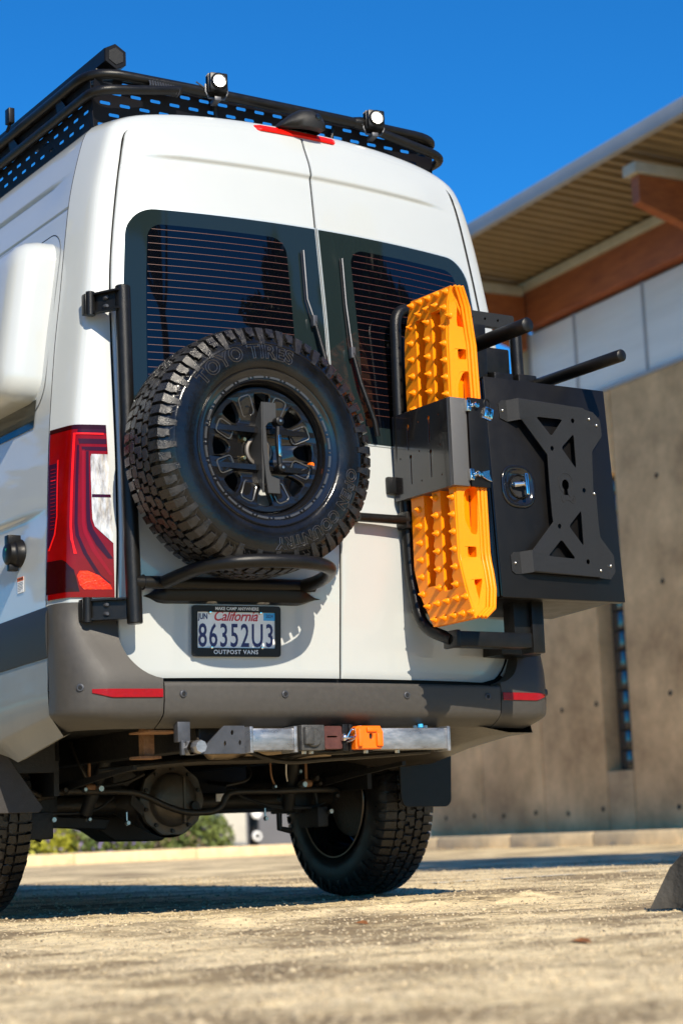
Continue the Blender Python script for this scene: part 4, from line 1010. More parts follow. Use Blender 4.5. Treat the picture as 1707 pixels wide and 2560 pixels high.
# ================================================================ UNDERSIDE
q=MB(); q.box((-.88,.32,.635),(.88,5.5,.66)); q.box((-.60,.10,.635),(.60,.33,.655)); q.box((-.9,1.95,.36),(.9,2.05,.64)); q.box((-.55,2.0,.40),(.7,4.5,.6));  # floor, plus black blocks added behind the axle to shut out light
for s in (-1,1): q.box((s*.42,.1,.54),(s*.50,5.4,.64),.004); q.box((s*.72,.75,.50),(s*.97,.8,.9)); q.box((s*.70,.8,.62),(s*.72,1.9,.75))
q.obj('underfloor',UNDER,van,smooth=0)
for s in (-1,1):
    q=MB()
    q.add([(s*.70,.80,.83),(s*.99,.80,.83),(s*.99,.85,.62),(s*.70,.85,.62)],[(0,1,2,3)])
    rows=[[(s*xx,1.27+.50*math.cos(t),.40+.48*math.sin(t)) for xx in (.68,.985)] for t in np.linspace(.05,PI-.3,18)]; q.grid(rows)
    q.box((s*.66,.85,.42),(s*.68,1.8,.9))
    q.obj('wheel_arch_liner',UNDER,van,smooth=0)
FLAPM=mat('brown_grey_mudflap',(.030,.026,.024),.6,bump=.001,bscale=500,var=.2,vscale=40)
q=MB(); q.prism([(-1.0,.60),(-.93,.60),(-.768,.378),(-.785,.362),(-1.0,.362)],.745,.755,.002); q.obj('mud_flap',FLAPM,van)
q=MB(); q.prism([(.742,.60),(.745,.38)]+arc(.778,.372,.030,PI,1.5*PI,4)[1:]+arc(.955,.372,.032,-PI/2,0,4)+[(.998,.60)],.742,.752,.002); q.obj('mud_flap',BLACK,van)
axle=MB(); axle.tube([(-.74,1.27,.395),(.74,1.27,.395)],.036,16); ax=axle.obj('rear_axle',UNDER2,van)
q=MB()
for x,w_ in ((-.23,.004),(.105,.004)): q.lathe([(.041,-w_),(.043,0),(.041,w_)],(x,1.27,.395),'X',16)
q.obj('axle_clamp',ZINC,ax)
q=MB(); q.box((.19,1.229,.395),(.235,1.236,.425),0); q.obj('axle_label',WHITE,ax)
q=MB(); q.tube([(-.24,1.27,.397),(-.19,1.26,.398),(-.12,1.24,.40)],[.04,.075,.11],16); q.tube([(.11,1.27,.396),(.06,1.26,.398),(0,1.24,.40)],[.04,.075,.11],16); q.lathe([(.145,.0),(.13,.09),(.08,.2),(.05,.35)],(-.06,1.16,.404),'Y',24); q.obj('differential_housing',UNDER2,ax)
dc=MB(); n_=40; rows=[]
for r_,h in ((.0,-.052),(.05,-.05),(.085,-.040),(.098,-.022),(.100,-.006),(.103,-.004)): rows.append([(-.06+r_*math.cos(a)*(1.0),1.135+h,.404+r_*math.sin(a)*1.02) for a in np.arange(n_)*2*PI/n_])
for r_,h in ((.134,-.004),(.137,.0),(.137,.012)): rows.append([(-.06+(r_+.0035*math.cos(10*a))*math.cos(a),1.135+h,.404+(r_+.0035*math.cos(10*a))*math.sin(a)) for a in np.arange(n_)*2*PI/n_])
dc.grid(rows,close=True); dc.box((-.036,1.078,.315),(-.026,1.11,.49),.004); dco=dc.obj('differential_cover',mat('diff_cover',(.085,.068,.05),.38,var=.3,vscale=12,metal=.35,bump=.001,bscale=120),ax,smooth=50)
q=MB(); q.lathe([(0,-.062),(.017,-.062),(.019,-.058),(.019,-.04)],(.012,1.135,.378),'Y',20); q.obj('filler_plug',UNDER2,ax)
q=MB()
for k in range(10): 
    a=k*2*PI/10+.3; q.lathe([(0,-.014),(.008,-.014),(.009,-.010),(.009,0)],(-.06+.119*math.cos(a),1.135,.404+.119*math.sin(a)),'Y',6)
q.obj('cover_bolt',UNDER2,ax)
q=MB(); q.prism([(-.30,.33),(-.22,.30),(-.15,.255),(.06,.25),(.11,.285),(.17,.315),(.17,.34),(-.30,.36)],1.45,1.62,.005); q.prism([(-.74,.33),(-.26,.30),(-.24,.34),(-.5,.36),(-.74,.37)],1.3,1.34,.004); q.obj('lower_crossmember',UNDER,van)
q=MB(); q.tube(smoothpath([(-.72,1.0,.40),(-.60,.99,.437),(-.43,1.0,.437),(-.31,1.0,.433),(-.238,1.0,.415),(-.16,1.0,.380),(-.077,1.0,.354),(.0,1.0,.350),(.05,1.0,.354),(.088,1.0,.378),(.105,1.0,.408),(.15,1.0,.424),(.34,1.0,.424),(.60,1.02,.424),(.68,1.1,.40)],5),.0125,10); q.obj('stabiliser_bar',UNDER2,van,smooth=60)
for pts in ([(-.70,1.12,.37),(-.55,1.1,.362),(-.40,1.12,.37),(-.30,1.15,.42)],[(.14,1.05,.44),(.24,1.08,.40),(.36,1.1,.372),(.55,1.1,.36),(.62,1.1,.38)],[(.13,1.05,.45),(.24,1.1,.41),(.38,1.1,.362),(.58,1.1,.355)]):
    q=MB(); q.tube(smoothpath(pts,6),.0055,7); q.obj('brake_line',UNDER,van,smooth=60)
# springs, shackles, shocks
for s in (-1,1):
    q=MB()
    for k in range(4): q.tube(smoothpath([(s*.56,.45+.15*k,.50-.012*k),(s*.56,1.27,.455-.012*k),(s*.56,2.0-.12*k,.50-.012*k)],5),.011,4)
    q.box((s*.56-.04,1.17,.34),(s*.56+.04,1.37,.46),.006); q.obj('leaf_spring',UNDER,van)
    q=MB(); q.tube([(s*.44,1.1,.36),(s*.40,.95,.62)],.025,12); q.obj('shock_absorber',UNDER,van)
    q=MB(); q.tube([(s*.47,1.0,.44),(s*.47,1.0,.60)],.006,8); q.lathe([(0,-.02),(.014,-.02),(.016,0),(.014,.02)],(s*.47,1.0,.452),'X',12); q.obj('sway_bar_link',RUST,van)
    q=MB(); q.lathe([(0,-.015),(.011,-.015),(.013,0),(.013,.02)],(s*.44,.975,.447),'Y',8); q.lathe([(0,-.015),(.009,-.015),(.010,0)],(s*.60,1.04,.34),'Y',8); q.lathe([(0,-.015),(.008,-.015),(.009,0)],(s*.30,1.04,.32),'Y',8); q.tube([(s*.30,1.04,.31),(s*.30,1.04,.36)],.0035,6)
    q.obj('underside_bolt',ZINC,van)
q=MB(); q.tube([(.58,1.13,.48),(.60,1.13,.36),(.66,1.15,.33)],.010,8); q.box((.55,1.05,.28),(.60,1.2,.36),.008); q.tube([(.40,1.1,.34),(.40,1.1,.28),(.46,1.12,.27)],.012,8); q.tube([(-.62,1.05,.33),(-.66,1.05,.27)],.018,8); q.box((-.70,1.03,.27),(-.60,1.12,.37),.01); q.obj('axle_bracket',UNDER,van,kind='stuff')
# small running gear seen below the bumper
for pts,r_,m_,nm in (
  ([(-.52,1.05,.62),(-.50,1.0,.52),(-.44,1.02,.46),(-.30,1.05,.47),(-.22,1.05,.50)],.007,UNDER2,'brake_hose'),
  ([(.20,1.1,.60),(.24,1.05,.52),(.20,1.0,.47),(.12,1.02,.45)],.006,UNDER2,'brake_hose'),
  ([(.28,.95,.63),(.29,.97,.50),(.31,.98,.45)],.004,RUST,'rusty_rod'),
  ([(.36,.95,.63),(.36,.97,.50),(.37,.98,.46)],.0035,ZINC,'link_rod'),
  ([(-.86,.9,.50),(-.70,.95,.43),(-.62,1.0,.42)],.010,UNDER2,'control_rod'),
  ([(.02,.20,.60),(.10,.28,.54),(.32,.34,.55),(.52,.30,.60)],.011,UNDER2,'hanger_tube')):
    q=MB(); q.tube(smoothpath(pts,6),r_,8); q.obj(nm,m_,van,smooth=60)
for x,y,z,s_ in ((-.58,.98,.445,.016),(-.50,.98,.445,.013),(.50,.98,.47,.018),(.53,1.0,.45,.014),(.62,1.02,.40,.015),(-.38,1.2,.34,.012),(.42,1.12,.40,.013),(.30,.96,.44,.010),(.47,1.05,.50,.012)):
    q=MB(); q.lathe([(0,-s_),(s_*.55,-s_),(s_*.75,-s_*.7),(s_*.75,s_)],(x,y,z),'Y',6); q.lathe([(s_,-s_*.3),(s_,.004)],(x,y,z),'Y',12); q.obj('axle_bolt',ZINC if s_<.014 else UNDER2,van)
q=MB(); q.prism([(-.30,.47),(-.24,.46),(-.19,.49),(-.24,.535),(-.30,.52)],1.15,1.16,.002); q.obj('axle_gusset',UNDER2,van)
q=MB(); q.prism([(-.245,.39),(-.19,.34),(-.185,.385),(-.235,.43)],1.12,1.13,.002); q.obj('axle_gusset',UNDER2,van)
q=MB(); q.box((.05,.50,.52),(.16,.58,.60),.012); q.lathe([(0,-.03),(.016,-.03),(.018,0)],(.11,.5,.55),'Y',12); q.obj('rubber_mount',UNDER2,van)
# muffler, tank, hanger
q=MB(); q.tube([(-.32,.42,.575),(-.28,.42,.575),(.20,.42,.575),(.24,.42,.575)],[.02,.055,.055,.02],20); q.obj('muffler',mat('tan_heat_shield',(.26,.20,.14),.42,metal=.7,var=.2,vscale=10),van)
q=MB(); q.tube(smoothpath([(-.55,.75,.50),(-.3,.55,.52),(-.10,.30,.515),(.02,.22,.535),(.3,.25,.55),(.6,.4,.56)],5),.014,10); q.tube(smoothpath([(-.30,.35,.60),(-.12,.25,.508),(.1,.22,.51),(.5,.2,.53)],5),.009,8); q.obj('exhaust_pipe',UNDER2,van)
q=MB(); q.box((-.60,.30,.525),(-.56,.34,.625),.004); q.box((-.625,.28,.520),(-.545,.36,.530),.002); q.box((-.68,.1,.598),(-.54,.25,.604),.001); q.obj('tan_bracket',RUST,van)
q=MB(); q.tube(smoothpath([(-.50,.12,.615),(-.515,.08,.57),(-.50,.06,.53),(-.45,.05,.525)],6),.0045,8); q.obj('trailer_cable',UNDER2,van)
# ---- tow hitch
hit=MB(); hit.box((-.372,-.03,.527),(-.205,.045,.600),.005); hitch=hit.obj('hitch_cross_tube',STEEL,van)
hit=MB(); hit.box((.12,-.03,.527),(.418,.045,.600),.005); hit.obj('hitch_cross_tube',STEEL,van)
for xa,xb in ((.412,.424),(-.215,-.203),(-.384,-.372)):
    q=MB(); q.box((xa,-.036,.520),(xb,.05,.606),.002); q.obj('tube_end_plate',STEEL,hitch)
pl_=holes_mesh([(-.56,.52),(-.384,.52),(-.384,.610),(-.46,.610)],[[(-.43+.006*math.cos(t),.588+.009*math.sin(t)) for t in np.arange(10)*.628],[(-.402+.005*math.cos(t),.555+.009*math.sin(t)) for t in np.arange(10)*.628],[(-.458+.005*math.cos(t),.553+.009*math.sin(t)) for t in np.arange(10)*.628]],.008,.0005)
q=MB(); q.add([(v[0],.005+v[2],v[1]) for v in pl_[0]],pl_[1]); q.obj('hitch_side_plate',STEELD,hitch)
q=MB(); q.box((-.62,.02,.56),(-.575,.05,.625),.002); q.box((-.610,.015,.518),(-.598,.03,.565),.001); q.obj('cable_bracket',STEELD,hitch)
q=MB(); q.lathe([(0,-.045),(.020,-.045),(.022,-.04),(.022,-.01)],(-.565,.01,.542),'Y',8); q.lathe([(.026,-.012),(.026,.02)],(-.575,.01,.540),'Y',6); q.obj('plug_connector',STEEL,hitch)
q=MB(); q.lathe([(0,-.062),(.026,-.062),(.030,-.058),(.031,-.045),(.035,-.043),(.035,-.030),(.030,-.028),(.030,.02)],(-.152,.0,.566),'Y',24); q.box((-.19,-.068,.545),(-.155,-.045,.602),.005); q.box((-.195,-.05,.525),(-.105,.03,.61),.004); q.obj('trailer_socket',mat('worn_black_plastic',(.05,.048,.045),.45,var=.4,vscale=60,bump=.001,bscale=200),hitch)
RECV=mat('reddish_steel',(.10,.035,.028),.5,metal=.3,var=.3,vscale=30)
fr_=holes_mesh(rrect(-.102,.530,-.034,.605,.006,3),[rrect(-.094,.5665,-.052,.5735,.003,2)],.09,.001)
q=MB(); q.add([(v[0],.0+v[2],v[1]) for v in fr_[0]],fr_[1]); q.obj('receiver_tube',RECV,hitch)
q=MB(); q.box((-.034,-.052,.522),(-.012,.05,.612),.003); q.box((.0,-.04,.520),(.016,.04,.612),.004); q.box((-.2,-.0,.598),(.12,.045,.604),.001); q.box((-.2,-.0,.521),(.12,.045,.527),.001); q.obj('receiver_collar',BLACK,hitch)
q=MB(); q.tube([(-.04,-.055,.567),(.02,-.055,.567)],.0075,10); q.tube(smoothpath([(-.03,-.063,.558),(-.012,-.068,.590),(.004,-.068,.592),(.008,-.066,.570),(-.008,-.066,.556),(-.028,-.063,.550)],5),.0025,6); q.lathe([(0,-.006),(.012,-.006),(.014,0),(.012,.006)],(-.033,-.055,.567),'X',12); q.obj('hitch_pin_clip',CHROME,hitch)
q=MB()
for x in (-.158,-.13,.09,.22): q.lathe([(0,-.006),(.009,-.006),(.010,.004)],(x,.0,.522),'Z',6)
for x in (.07,.30,.345): q.lathe([(0,.006),(.007,.006),(.008,-.004)],(x,.0,.604),'Z',6)
q.obj('hitch_bolt',ZINC,hitch)
q=MB(); q.lathe([(0,.012),(.009,.012),(.010,.0)],(.33,.01,.604),'Z',10); q.obj('blue_cap',BLUEST,hitch)
sh_=thing('shackle_block','bright orange shackle mount block plugged into the tow hitch','shackle mount',(.062,-.04,.566))
oo=[(-.052,-.036),(.045,-.036),(.055,-.026),(.055,.018),(.045,.036),(-.042,.036),(-.052,.03)]
vf=holes_mesh(oo,[[(.008+.010*math.cos(t),.004+.014*math.sin(t)) for t in np.arange(14)*2*PI/14]],.05,.003)
q=MB(); q.add([(v[0],v[2],v[1]) for v in vf[0]],vf[1]); q.box((-.050,-.040,-.030),(-.032,-.02,.030),.005); q.box((-.012,-.036,.018),(.030,-.02,.034),.005); q.box((.026,-.038,-.030),(.05,-.02,.015),.006); q.obj('block',ORANGE2,sh_,smooth=40)
q=MB(); q.tube([(.008,-.02,.004),(.008,.02,.004)],.0135,12); q.obj('bore',GAP,sh_)

# ================================================================ ROOF RACK
rack=thing('roof_rack','black double rail roof rack with slotted panels','roof rack',(0,.29,2.83))
def robj(q,name,m,parent=rack,**k):
    q.v=[tuple(Vector(v)-Vector((0,.29,2.83))) for v in q.v]; return q.obj(name,m,parent,**k)
def railpath(hw,yr_,z,y1=4.9,dip=0,r=.13):
    return filletpath([(-hw,y1,z+dip),(-hw,yr_,z),(-.30,yr_-.02,z-.004),(.30,yr_-.02,z-.004),(hw,yr_,z),(hw,y1,z+dip)],r,8)
q=MB(); q.tube(railpath(.755,.285,2.925),.0195,12); robj(q,'upper_rail',BLACK,smooth=60)
for s in (-1,1):
    q=MB(); q.tube(filletpath([(s*.755,4.9,2.842),(s*.755,.262,2.846),(s*.60,.252,2.868),(s*.42,.262,2.905)],.13,8),.0175,12); robj(q,'lower_rail',BLACK,smooth=60)
    for y in (.52,.95,1.5,2.1,2.8,3.5,4.3):
        q=MB(); q.add([(s*.755-.003,y-.03,2.855),(s*.755-.003,y+.05,2.855),(s*.755-.003,y+.075,2.915),(s*.755-.003,y+.03,2.915),(s*.755+.003,y-.03,2.855),(s*.755+.003,y+.05,2.855),(s*.755+.003,y+.075,2.915),(s*.755+.003,y+.03,2.915)],[(0,1,2,3),(7,6,5,4),(0,4,5,1),(3,2,6,7),(0,3,7,4),(1,5,6,2)]); robj(q,'rail_gusset',BLACK)
def slotted(x0,x1,z0,z1,nxs,rowz,pitch,sl=.042,sh=.0115):
    holes=[]
    for r_,z in enumerate(rowz):
        k=0; x=x0+.03+(pitch/2 if r_%2 else 0)
        while x+sl<x1-.01: holes.append(rrect(x,z-sh/2,x+sl,z+sh/2,sh*.49,3)); x+=pitch
    return holes_mesh([(x0,z0),(x1,z0),(x1,z1),(x0,z1)],holes,.003)
SLOTM=mat('rack_panel_black',(.004,.004,.007),.5,spec=.2)
vf=slotted(-.735,.735,.0,.185,0,(.025,.062,.099,.136,.170),.078)
q=MB(); q.add([(v[0],.31+.05*(.185-v[1])/.185+v[2],2.735+v[1]) for v in vf[0]],vf[1]); robj(q,'slotted_rear_panel',SLOTM,smooth=0)
vf=slotted(.33,4.8,.0,.20,0,(.015,.052,.089,.126,.163),.085)
for s in (-1,1):
    q=MB(); q.add([(s*(.742-.012*(.20-v[1])/.20)+v[2],v[0],2.715+v[1]) for v in vf[0]],vf[1]); robj(q,'slotted_side_panel',SLOTM,smooth=0)
q=MB(); 
for y in (1.0,1.8,2.6,3.4,4.2): q.box((-.73,y,2.90),(.73,y+.05,2.93),.004)
robj(q,'cross_bar',BLACK)
q=MB()
for k in range(12): q.lathe([(.0185,-.004),(.023,0),(.0185,.004)],(-.545+k*.0105,.266,2.9),'X',8)
robj(q,'weld_bead',STEELD)
q=MB(); q.tube([(.33,.268,2.922),(.355,.267,2.922),(.385,.267,2.922),(.41,.268,2.922)],[.021,.026,.026,.021],14); robj(q,'rail_sleeve',BLACK,smooth=60)
q=MB()
for s,x,z in ((-1,-.02,2.84),(1,.03,2.83)): q.tube([(s*.26,.30,2.905),(s*.24,.31,2.80)],.008,8)
robj(q,'rack_strut',BLACK)
# hexagonal tube
hxm=MB(); hx0=Vector((-.655,.30,3.002)); rows=[]
for y,r_ in ((0,.036),(.0,.046),(.006,.049),(2.4,.049)): rows.append([(hx0.x+r_*math.cos(R(60*k+30)),hx0.y+y,hx0.z+r_*math.sin(R(60*k+30))) for k in range(6)])
hxm.grid(rows,close=True,flip=True); hxm.f.append(tuple(range(6))); hxm.m.append(0)
hb=thing('hexagonal_roof_tube','black six sided storage tube lying along the left side of the roof rack','tube',tuple(hx0))
hxm.v=[tuple(Vector(v)-hx0) for v in hxm.v]; hxm.obj('tube_body',BLACK2,hb,smooth=0)
q=MB(); q.add([(.032*math.cos(R(60*k+30)),-.003,.032*math.sin(R(60*k+30))) for k in range(6)]+[(.034*math.cos(R(60*k+30)),.001,.034*math.sin(R(60*k+30))) for k in range(6)],[tuple(range(6))[::-1]]+[(k,(k+1)%6,6+(k+1)%6,6+k) for k in range(6)]); q.obj('end_cap',GREYP,hb,smooth=0)
q=MB()
for y in (.06,.9,1.8): q.box((-.05,y,-.075),(.05,y+.05,-.03),.005)
q.obj('tube_clamp',BLACK,hb)
# work lights
def work_light(x,label,first=None):
    if first is None:
        t=thing('work_light',label,'work light',(x,.225,2.945),R(-12),'lit work lights on the rear rail')
        q=MB(); q.box((-.034,-.02,-.034),(.034,.035,.034),.008); 
        for k in range(5): q.box((-.036,.0+.007*k,-.036),(.036,.003+.007*k,.036),.002)
        q.obj('lamp_body',BLACK2,t)
        q=MB(); q.lathe([(0,-.024),(.016,-.0235),(.0215,-.0215),(.0215,-.019)],n=20); q.obj('lamp_lens',LAMP,t)
        q=MB(); q.lathe([(.0215,-.022),(.0245,-.0285),(.031,-.024),(.032,-.018)],n=20); q.obj('lamp_bezel',BLACK2,t)
        q=MB(); q.tube([(-.04,.02,.0),(-.042,.015,-.03),(-.030,.02,-.052),(.030,.02,-.052),(.042,.015,-.03),(.04,.02,0)],.004,6); q.tube([(-.045,.01,-.02),(-.075,.02,.005)],.003,6); q.box((-.012,.0,-.065),(.012,.06,-.05),.002); q.obj('lamp_bracket',STEELD,t)
        return t
    return dup(first,None,(x,.225,2.93),(0,0,R(-12)),label)
wl=work_light(-.285,'lit round faced work light on the roof rack rail, left of the brake lamp')
work_light(.400,'lit work light on the roof rack rail, right of the brake lamp',wl)
q=MB(); q.box((-.012,-.02,-.03),(.012,.02,.03),.004); q.tube([(0,0,-.03),(0,.03,-.05)],.006,6)
o=q.obj('side_marker_lamp',BLACK2,loc=(-.79,.93,2.975)); tag(o,'small dark lamp on the left rail of the roof rack at the picture edge','work light')

# ================================================================ RIGHT DOOR CARRIER
rc=thing('box_carrier','black tube and plate frame on the right rear door carrying box and boards','carrier',(.25,-.05,.87))
def rcobj(q,name,m=BLACK,parent=rc,**k):
    q.v=[tuple(Vector(v)-Vector((.25,-.05,.87))) for v in q.v]; return q.obj(name,m,parent,**k)
q=MB(); q.tube(filletpath([(.50,-.03,2.10),(.262,-.045,2.10),(.255,-.05,1.6),(.275,-.05,1.14),(.275,-.10,.94),(.305,-.235,.885)],.07,7),.021,14); rcobj(q,'left_tube',smooth=60)
q=MB(); q.box((.245,-.055,1.86),(.275,-.03,1.98),.004); q.box((.262,-.056,1.74),(.280,-.03,1.86),.004); rcobj(q,'frame_clip',GREYP)
q=MB(); q.box((.30,-.27,.860),(.66,-.20,.912),.004); q.box((.556,-.262,.865),(.63,-.20,1.03),.004); q.box((.625,-.275,.842),(.678,-.205,1.03),.005); q.box((.296,-.275,.856),(.313,-.195,.916),.004); q.box((.66,-.05,.86),(.84,.14,.92),.004); rcobj(q,'lower_bar')
vf=holes_mesh(rrect(.45,2.085,.815,2.138,.006,3),[[(x+.006*math.cos(t),2.112+.006*math.sin(t)) for t in np.arange(10)*.628] for x in (.55,.62,.68,.74)],.02,.001)
q=MB(); q.add([(v[0],-.02+v[2],v[1]) for v in vf[0]],vf[1]); q.box((.45,-.03,2.05),(.60,.03,2.084),.004); rcobj(q,'upper_plate',GREYP)
q=MB(); q.tube([(.802,-.05,2.09),(.806,-.05,1.80)],.0235,16); rcobj(q,'upright_tube',smooth=60)
q=MB(); q.box((.60,-.055,1.80),(.66,-.01,2.08),.004); q.box((.655,-.05,1.90),(.77,-.02,2.0),.008); q.box((.67,-.08,1.83),(.76,-.02,1.90),.008); q.box((.775,-.09,1.80),(.862,-.02,1.90),.006); q.prism([(.84,1.80),(.90,1.80),(.862,1.90),(.84,1.90)],-.08,-.07,.002); q.tube([(.5,-.06,2.0),(.505,-.06,1.82),(.53,-.06,1.80)],.010,8); rcobj(q,'latch_block')
q=MB()
for x,z in ((.845,1.845),(.80,1.83),(.71,1.86)): q.lathe([(0,-.012),(.006,-.012),(.008,-.006),(.008,.01)],(x,-.085,z),'Y',8)
rcobj(q,'frame_bolt',ZINC)
q=MB(); q.tube([(.555,.0,1.974),(.555,-.43,1.974)],.0265,20,bevel=.003); rcobj(q,'upper_peg',smooth=50)
q=MB(); q.tube([(.868,.05,1.868),(.868,-.555,1.868)],.0225,20,bevel=.003); rcobj(q,'long_peg',smooth=50)
q=MB(); q.box((.205,-.04,1.42),(.30,-.02,1.48),.005); q.box((.30,-.03,1.0),(.44,-.01,2.0),.004); q.box((.30,-.03,1.03),(.80,-.01,1.06),.003); rcobj(q,'back_plate')
# ---- storage box
sb=thing('storage_box','flat black aluminium storage box with a slotted charcoal panel and chrome T latch','box',(.421,-.376,1.017))
sb.rotation_euler=(R(-3.3),0,0); tl_=math.tan(R(3.3))
def cv(x,z): 
    Yd=-.376+(z-1.017)*tl_-.008; return (x+.78*(Yd+.36)-.421,(z-1.017))
BW,BH,BD=.548,.782,.40
q=MB(); q.box((.012,.035,.01),(BW-.008,BD,BH-.006),.004); q.obj('box_shell',BLACK2,sb)
q=MB(); q.box((0,-.002,0),(BW,.030,BH),.004); lid=q.obj('lid',BLACK2,sb)
q=MB(); q.box((-.006,-.001,.004),(.0,.32,BH-.01),.002); q.box((-.05,.0,.0),(-.012,.30,BH-.02),.004); q.obj('side_flange',GLOSSB,sb)
pan=[(.475,1.716),(.538,1.722),(.821,1.713),(.874,1.704),(.905,1.678),(.909,1.619),(.858,1.556),(.852,1.406),(.864,1.402),(.866,1.30),(.870,1.243),(.927,1.180),(.930,1.121),(.907,1.093),(.845,1.097),(.561,1.103),(.498,1.099),(.483,1.109),(.481,1.162),(.494,1.175),(.556,1.180),(.655,1.285),(.652,1.31),(.648,1.431),(.647,1.526),(.541,1.645),(.497,1.641),(.466,1.651),(.462,1.702)]
c8=lambda x,z,r_=.0085:[(x+r_*math.cos(t),z+r_*1.1*math.sin(t)) for t in np.arange(12)*2*PI/12]
def rtri(pts,k=.10):
    out=[]; n=len(pts)
    for i in range(n):
        a,b,c=np.array(pts[i-1]),np.array(pts[i]),np.array(pts[(i+1)%n])
        out.append(tuple(b+(a-b)*k)); out.append(tuple(b+(a-b)*k*.3+(c-b)*k*.3)); out.append(tuple(b+(c-b)*k))
    return out
hol=[rtri([(.603,1.662),(.726,1.662),(.669,1.595)]),rtri([(.772,1.614),(.710,1.557),(.775,1.482)]),rtri([(.784,1.335),(.723,1.274),(.786,1.203)]),rtri([(.686,1.225),(.622,1.162),(.747,1.157)]),c8(.771,1.661),c8(.669,1.551),c8(.803,1.408),c8(.681,1.271),c8(.800,1.150)]
# keyhole opening inside the emblem
kh=[(.7195+.0165*math.cos(t),1.422+.020*math.sin(t)) for t in np.linspace(-.9,PI+.9,16)]+[(.709,1.392),(.730,1.392)]
kh=[(.7195+.0165*math.cos(t),1.422+.020*math.sin(t)) for t in np.linspace(-1.0,PI+1.0,16)]+[(.7085,1.385),(.7305,1.385)]
hol.append(kh)
vf=holes_mesh([cv(*p) for p in pan],[[cv(*p) for p in h] for h in hol],.0035,.0005)
q=MB()
def pfold(v):
    x=v[0]; lift=.030
    xl=cv(.541,1.4)[0]; xm=cv(.510,1.4)[0]; xr=cv(.838,1.4)[0]
    if x<xl: lift=.030*max(0,(x-xm)/(xl-xm))+.003
    if x<xm: lift=.003
    if x>xr+.002: lift=.022
    return (x,-lift-.001-v[2],v[1])
# refine along x so the folds are real
bm=bmesh.new(); vv=[bm.verts.new(v) for v in vf[0]]; 
for f in vf[1]:
    try: bm.faces.new([vv[i] for i in f])
    except ValueError: pass
for xx in (cv(.541,1.4)[0],cv(.510,1.4)[0],cv(.838,1.4)[0],cv(.838,1.4)[0]+.003):
    bmesh.ops.bisect_plane(bm,geom=list(bm.verts)+list(bm.edges)+list(bm.faces),plane_co=(xx,0,0),plane_no=(1,0,0))
bm.verts.index_update(); q.add([pfold(v.co) for v in bm.verts],[[v.index for v in f.verts] for f in bm.faces]); bm.free()
mp_=q.obj('accessory_panel',GREYP,sb,smooth=20)
q=MB()
for x,z in ((.476,1.679),(.497,1.137),(.852,1.676),(.885,1.656),(.853,1.401),(.860,1.122),(.907,1.141)):
    a,b=cv(x,z); h=.003 if x<.51 else .022; q.lathe([(0,-h-.0095),(.004,-h-.009),(.006,-h-.005),(.006,-h)],(a,0,b),'Y',10)
q.obj('panel_rivet',ZINC,mp_,smooth=60)
# engraved shackle emblem outline
def eo(x,z): a,b=cv(x,z); return (a,-.0335,b)
q=MB()
bow=[(.704,1.372),(.708,1.390),(.695,1.404),(.688,1.424),(.690,1.446),(.703,1.460),(.720,1.464),(.738,1.459),(.750,1.444),(.751,1.424),(.742,1.405),(.731,1.393),(.736,1.378)]
base_=[(.699,1.383),(.697,1.372),(.703,1.360),(.708,1.358),(.712,1.367),(.728,1.367),(.738,1.363),(.746,1.358),(.757,1.361),(.760,1.372),(.756,1.384),(.746,1.384),(.742,1.378)]
for pth in (bow,base_): q.tube(smoothpath([eo(*p) for p in pth],3),.0011,5)
q.tube([eo(.750+.004*math.cos(t),1.371+.005*math.sin(t)) for t in np.linspace(0,2*PI,9)],.0011,5,cap=False)
q.obj('shackle_emblem',GAP,mp_,smooth=0)
# T-latch
lx,lz=cv(.531,1.410); lp_=[]
for t in np.linspace(0,2*PI,40,endpoint=False):
    cx_,sx_=math.cos(t),math.sin(t); rr=1/((abs(cx_)**2.7+abs(sx_)**2.7)**(1/2.7)); lp_.append((cx_*rr,sx_*rr))
q=MB(); rows=[]
for k,h in ((1.0,-.002),(.985,-.005),(.93,-.006),(.84,-.006),(.80,-.004),(.74,-.0005),(.5,.0),(.0,.0)):
    rows.append([(lx+a*.0735*k,h-.0025,lz+b*.076*k) for a,b in lp_])
q.grid(rows,close=True); lt=q.obj('latch_dish',RIM,sb,smooth=60)
q=MB(); q.lathe([(.037,-.0055),(.040,-.010),(.043,-.0055)],(lx+.004,0,lz),'Y',32); q.lathe([(.037,-.0055),(.034,-.0032),(0,-.0032)],(lx+.004,0,lz),'Y',32,mi=1); q.obj('latch_cup',[RIM,GAP],lt,smooth=60)
q=MB(); q.tube([(lx-.022,-.010,lz+.004),(lx+.012,-.024,lz+.006)],[.011,.009],12); q.box((lx+.008,-.038,lz-.036),(lx+.022,-.022,lz+.042),.005); q.obj('t_handle',CHROME,lt,smooth=40)
q=MB(); q.lathe([(0,-.016),(.008,-.016),(.009,-.012),(.009,0)],(lx-.026,0,lz+.004),'Y',12); q.obj('latch_lock',CHROME,lt)
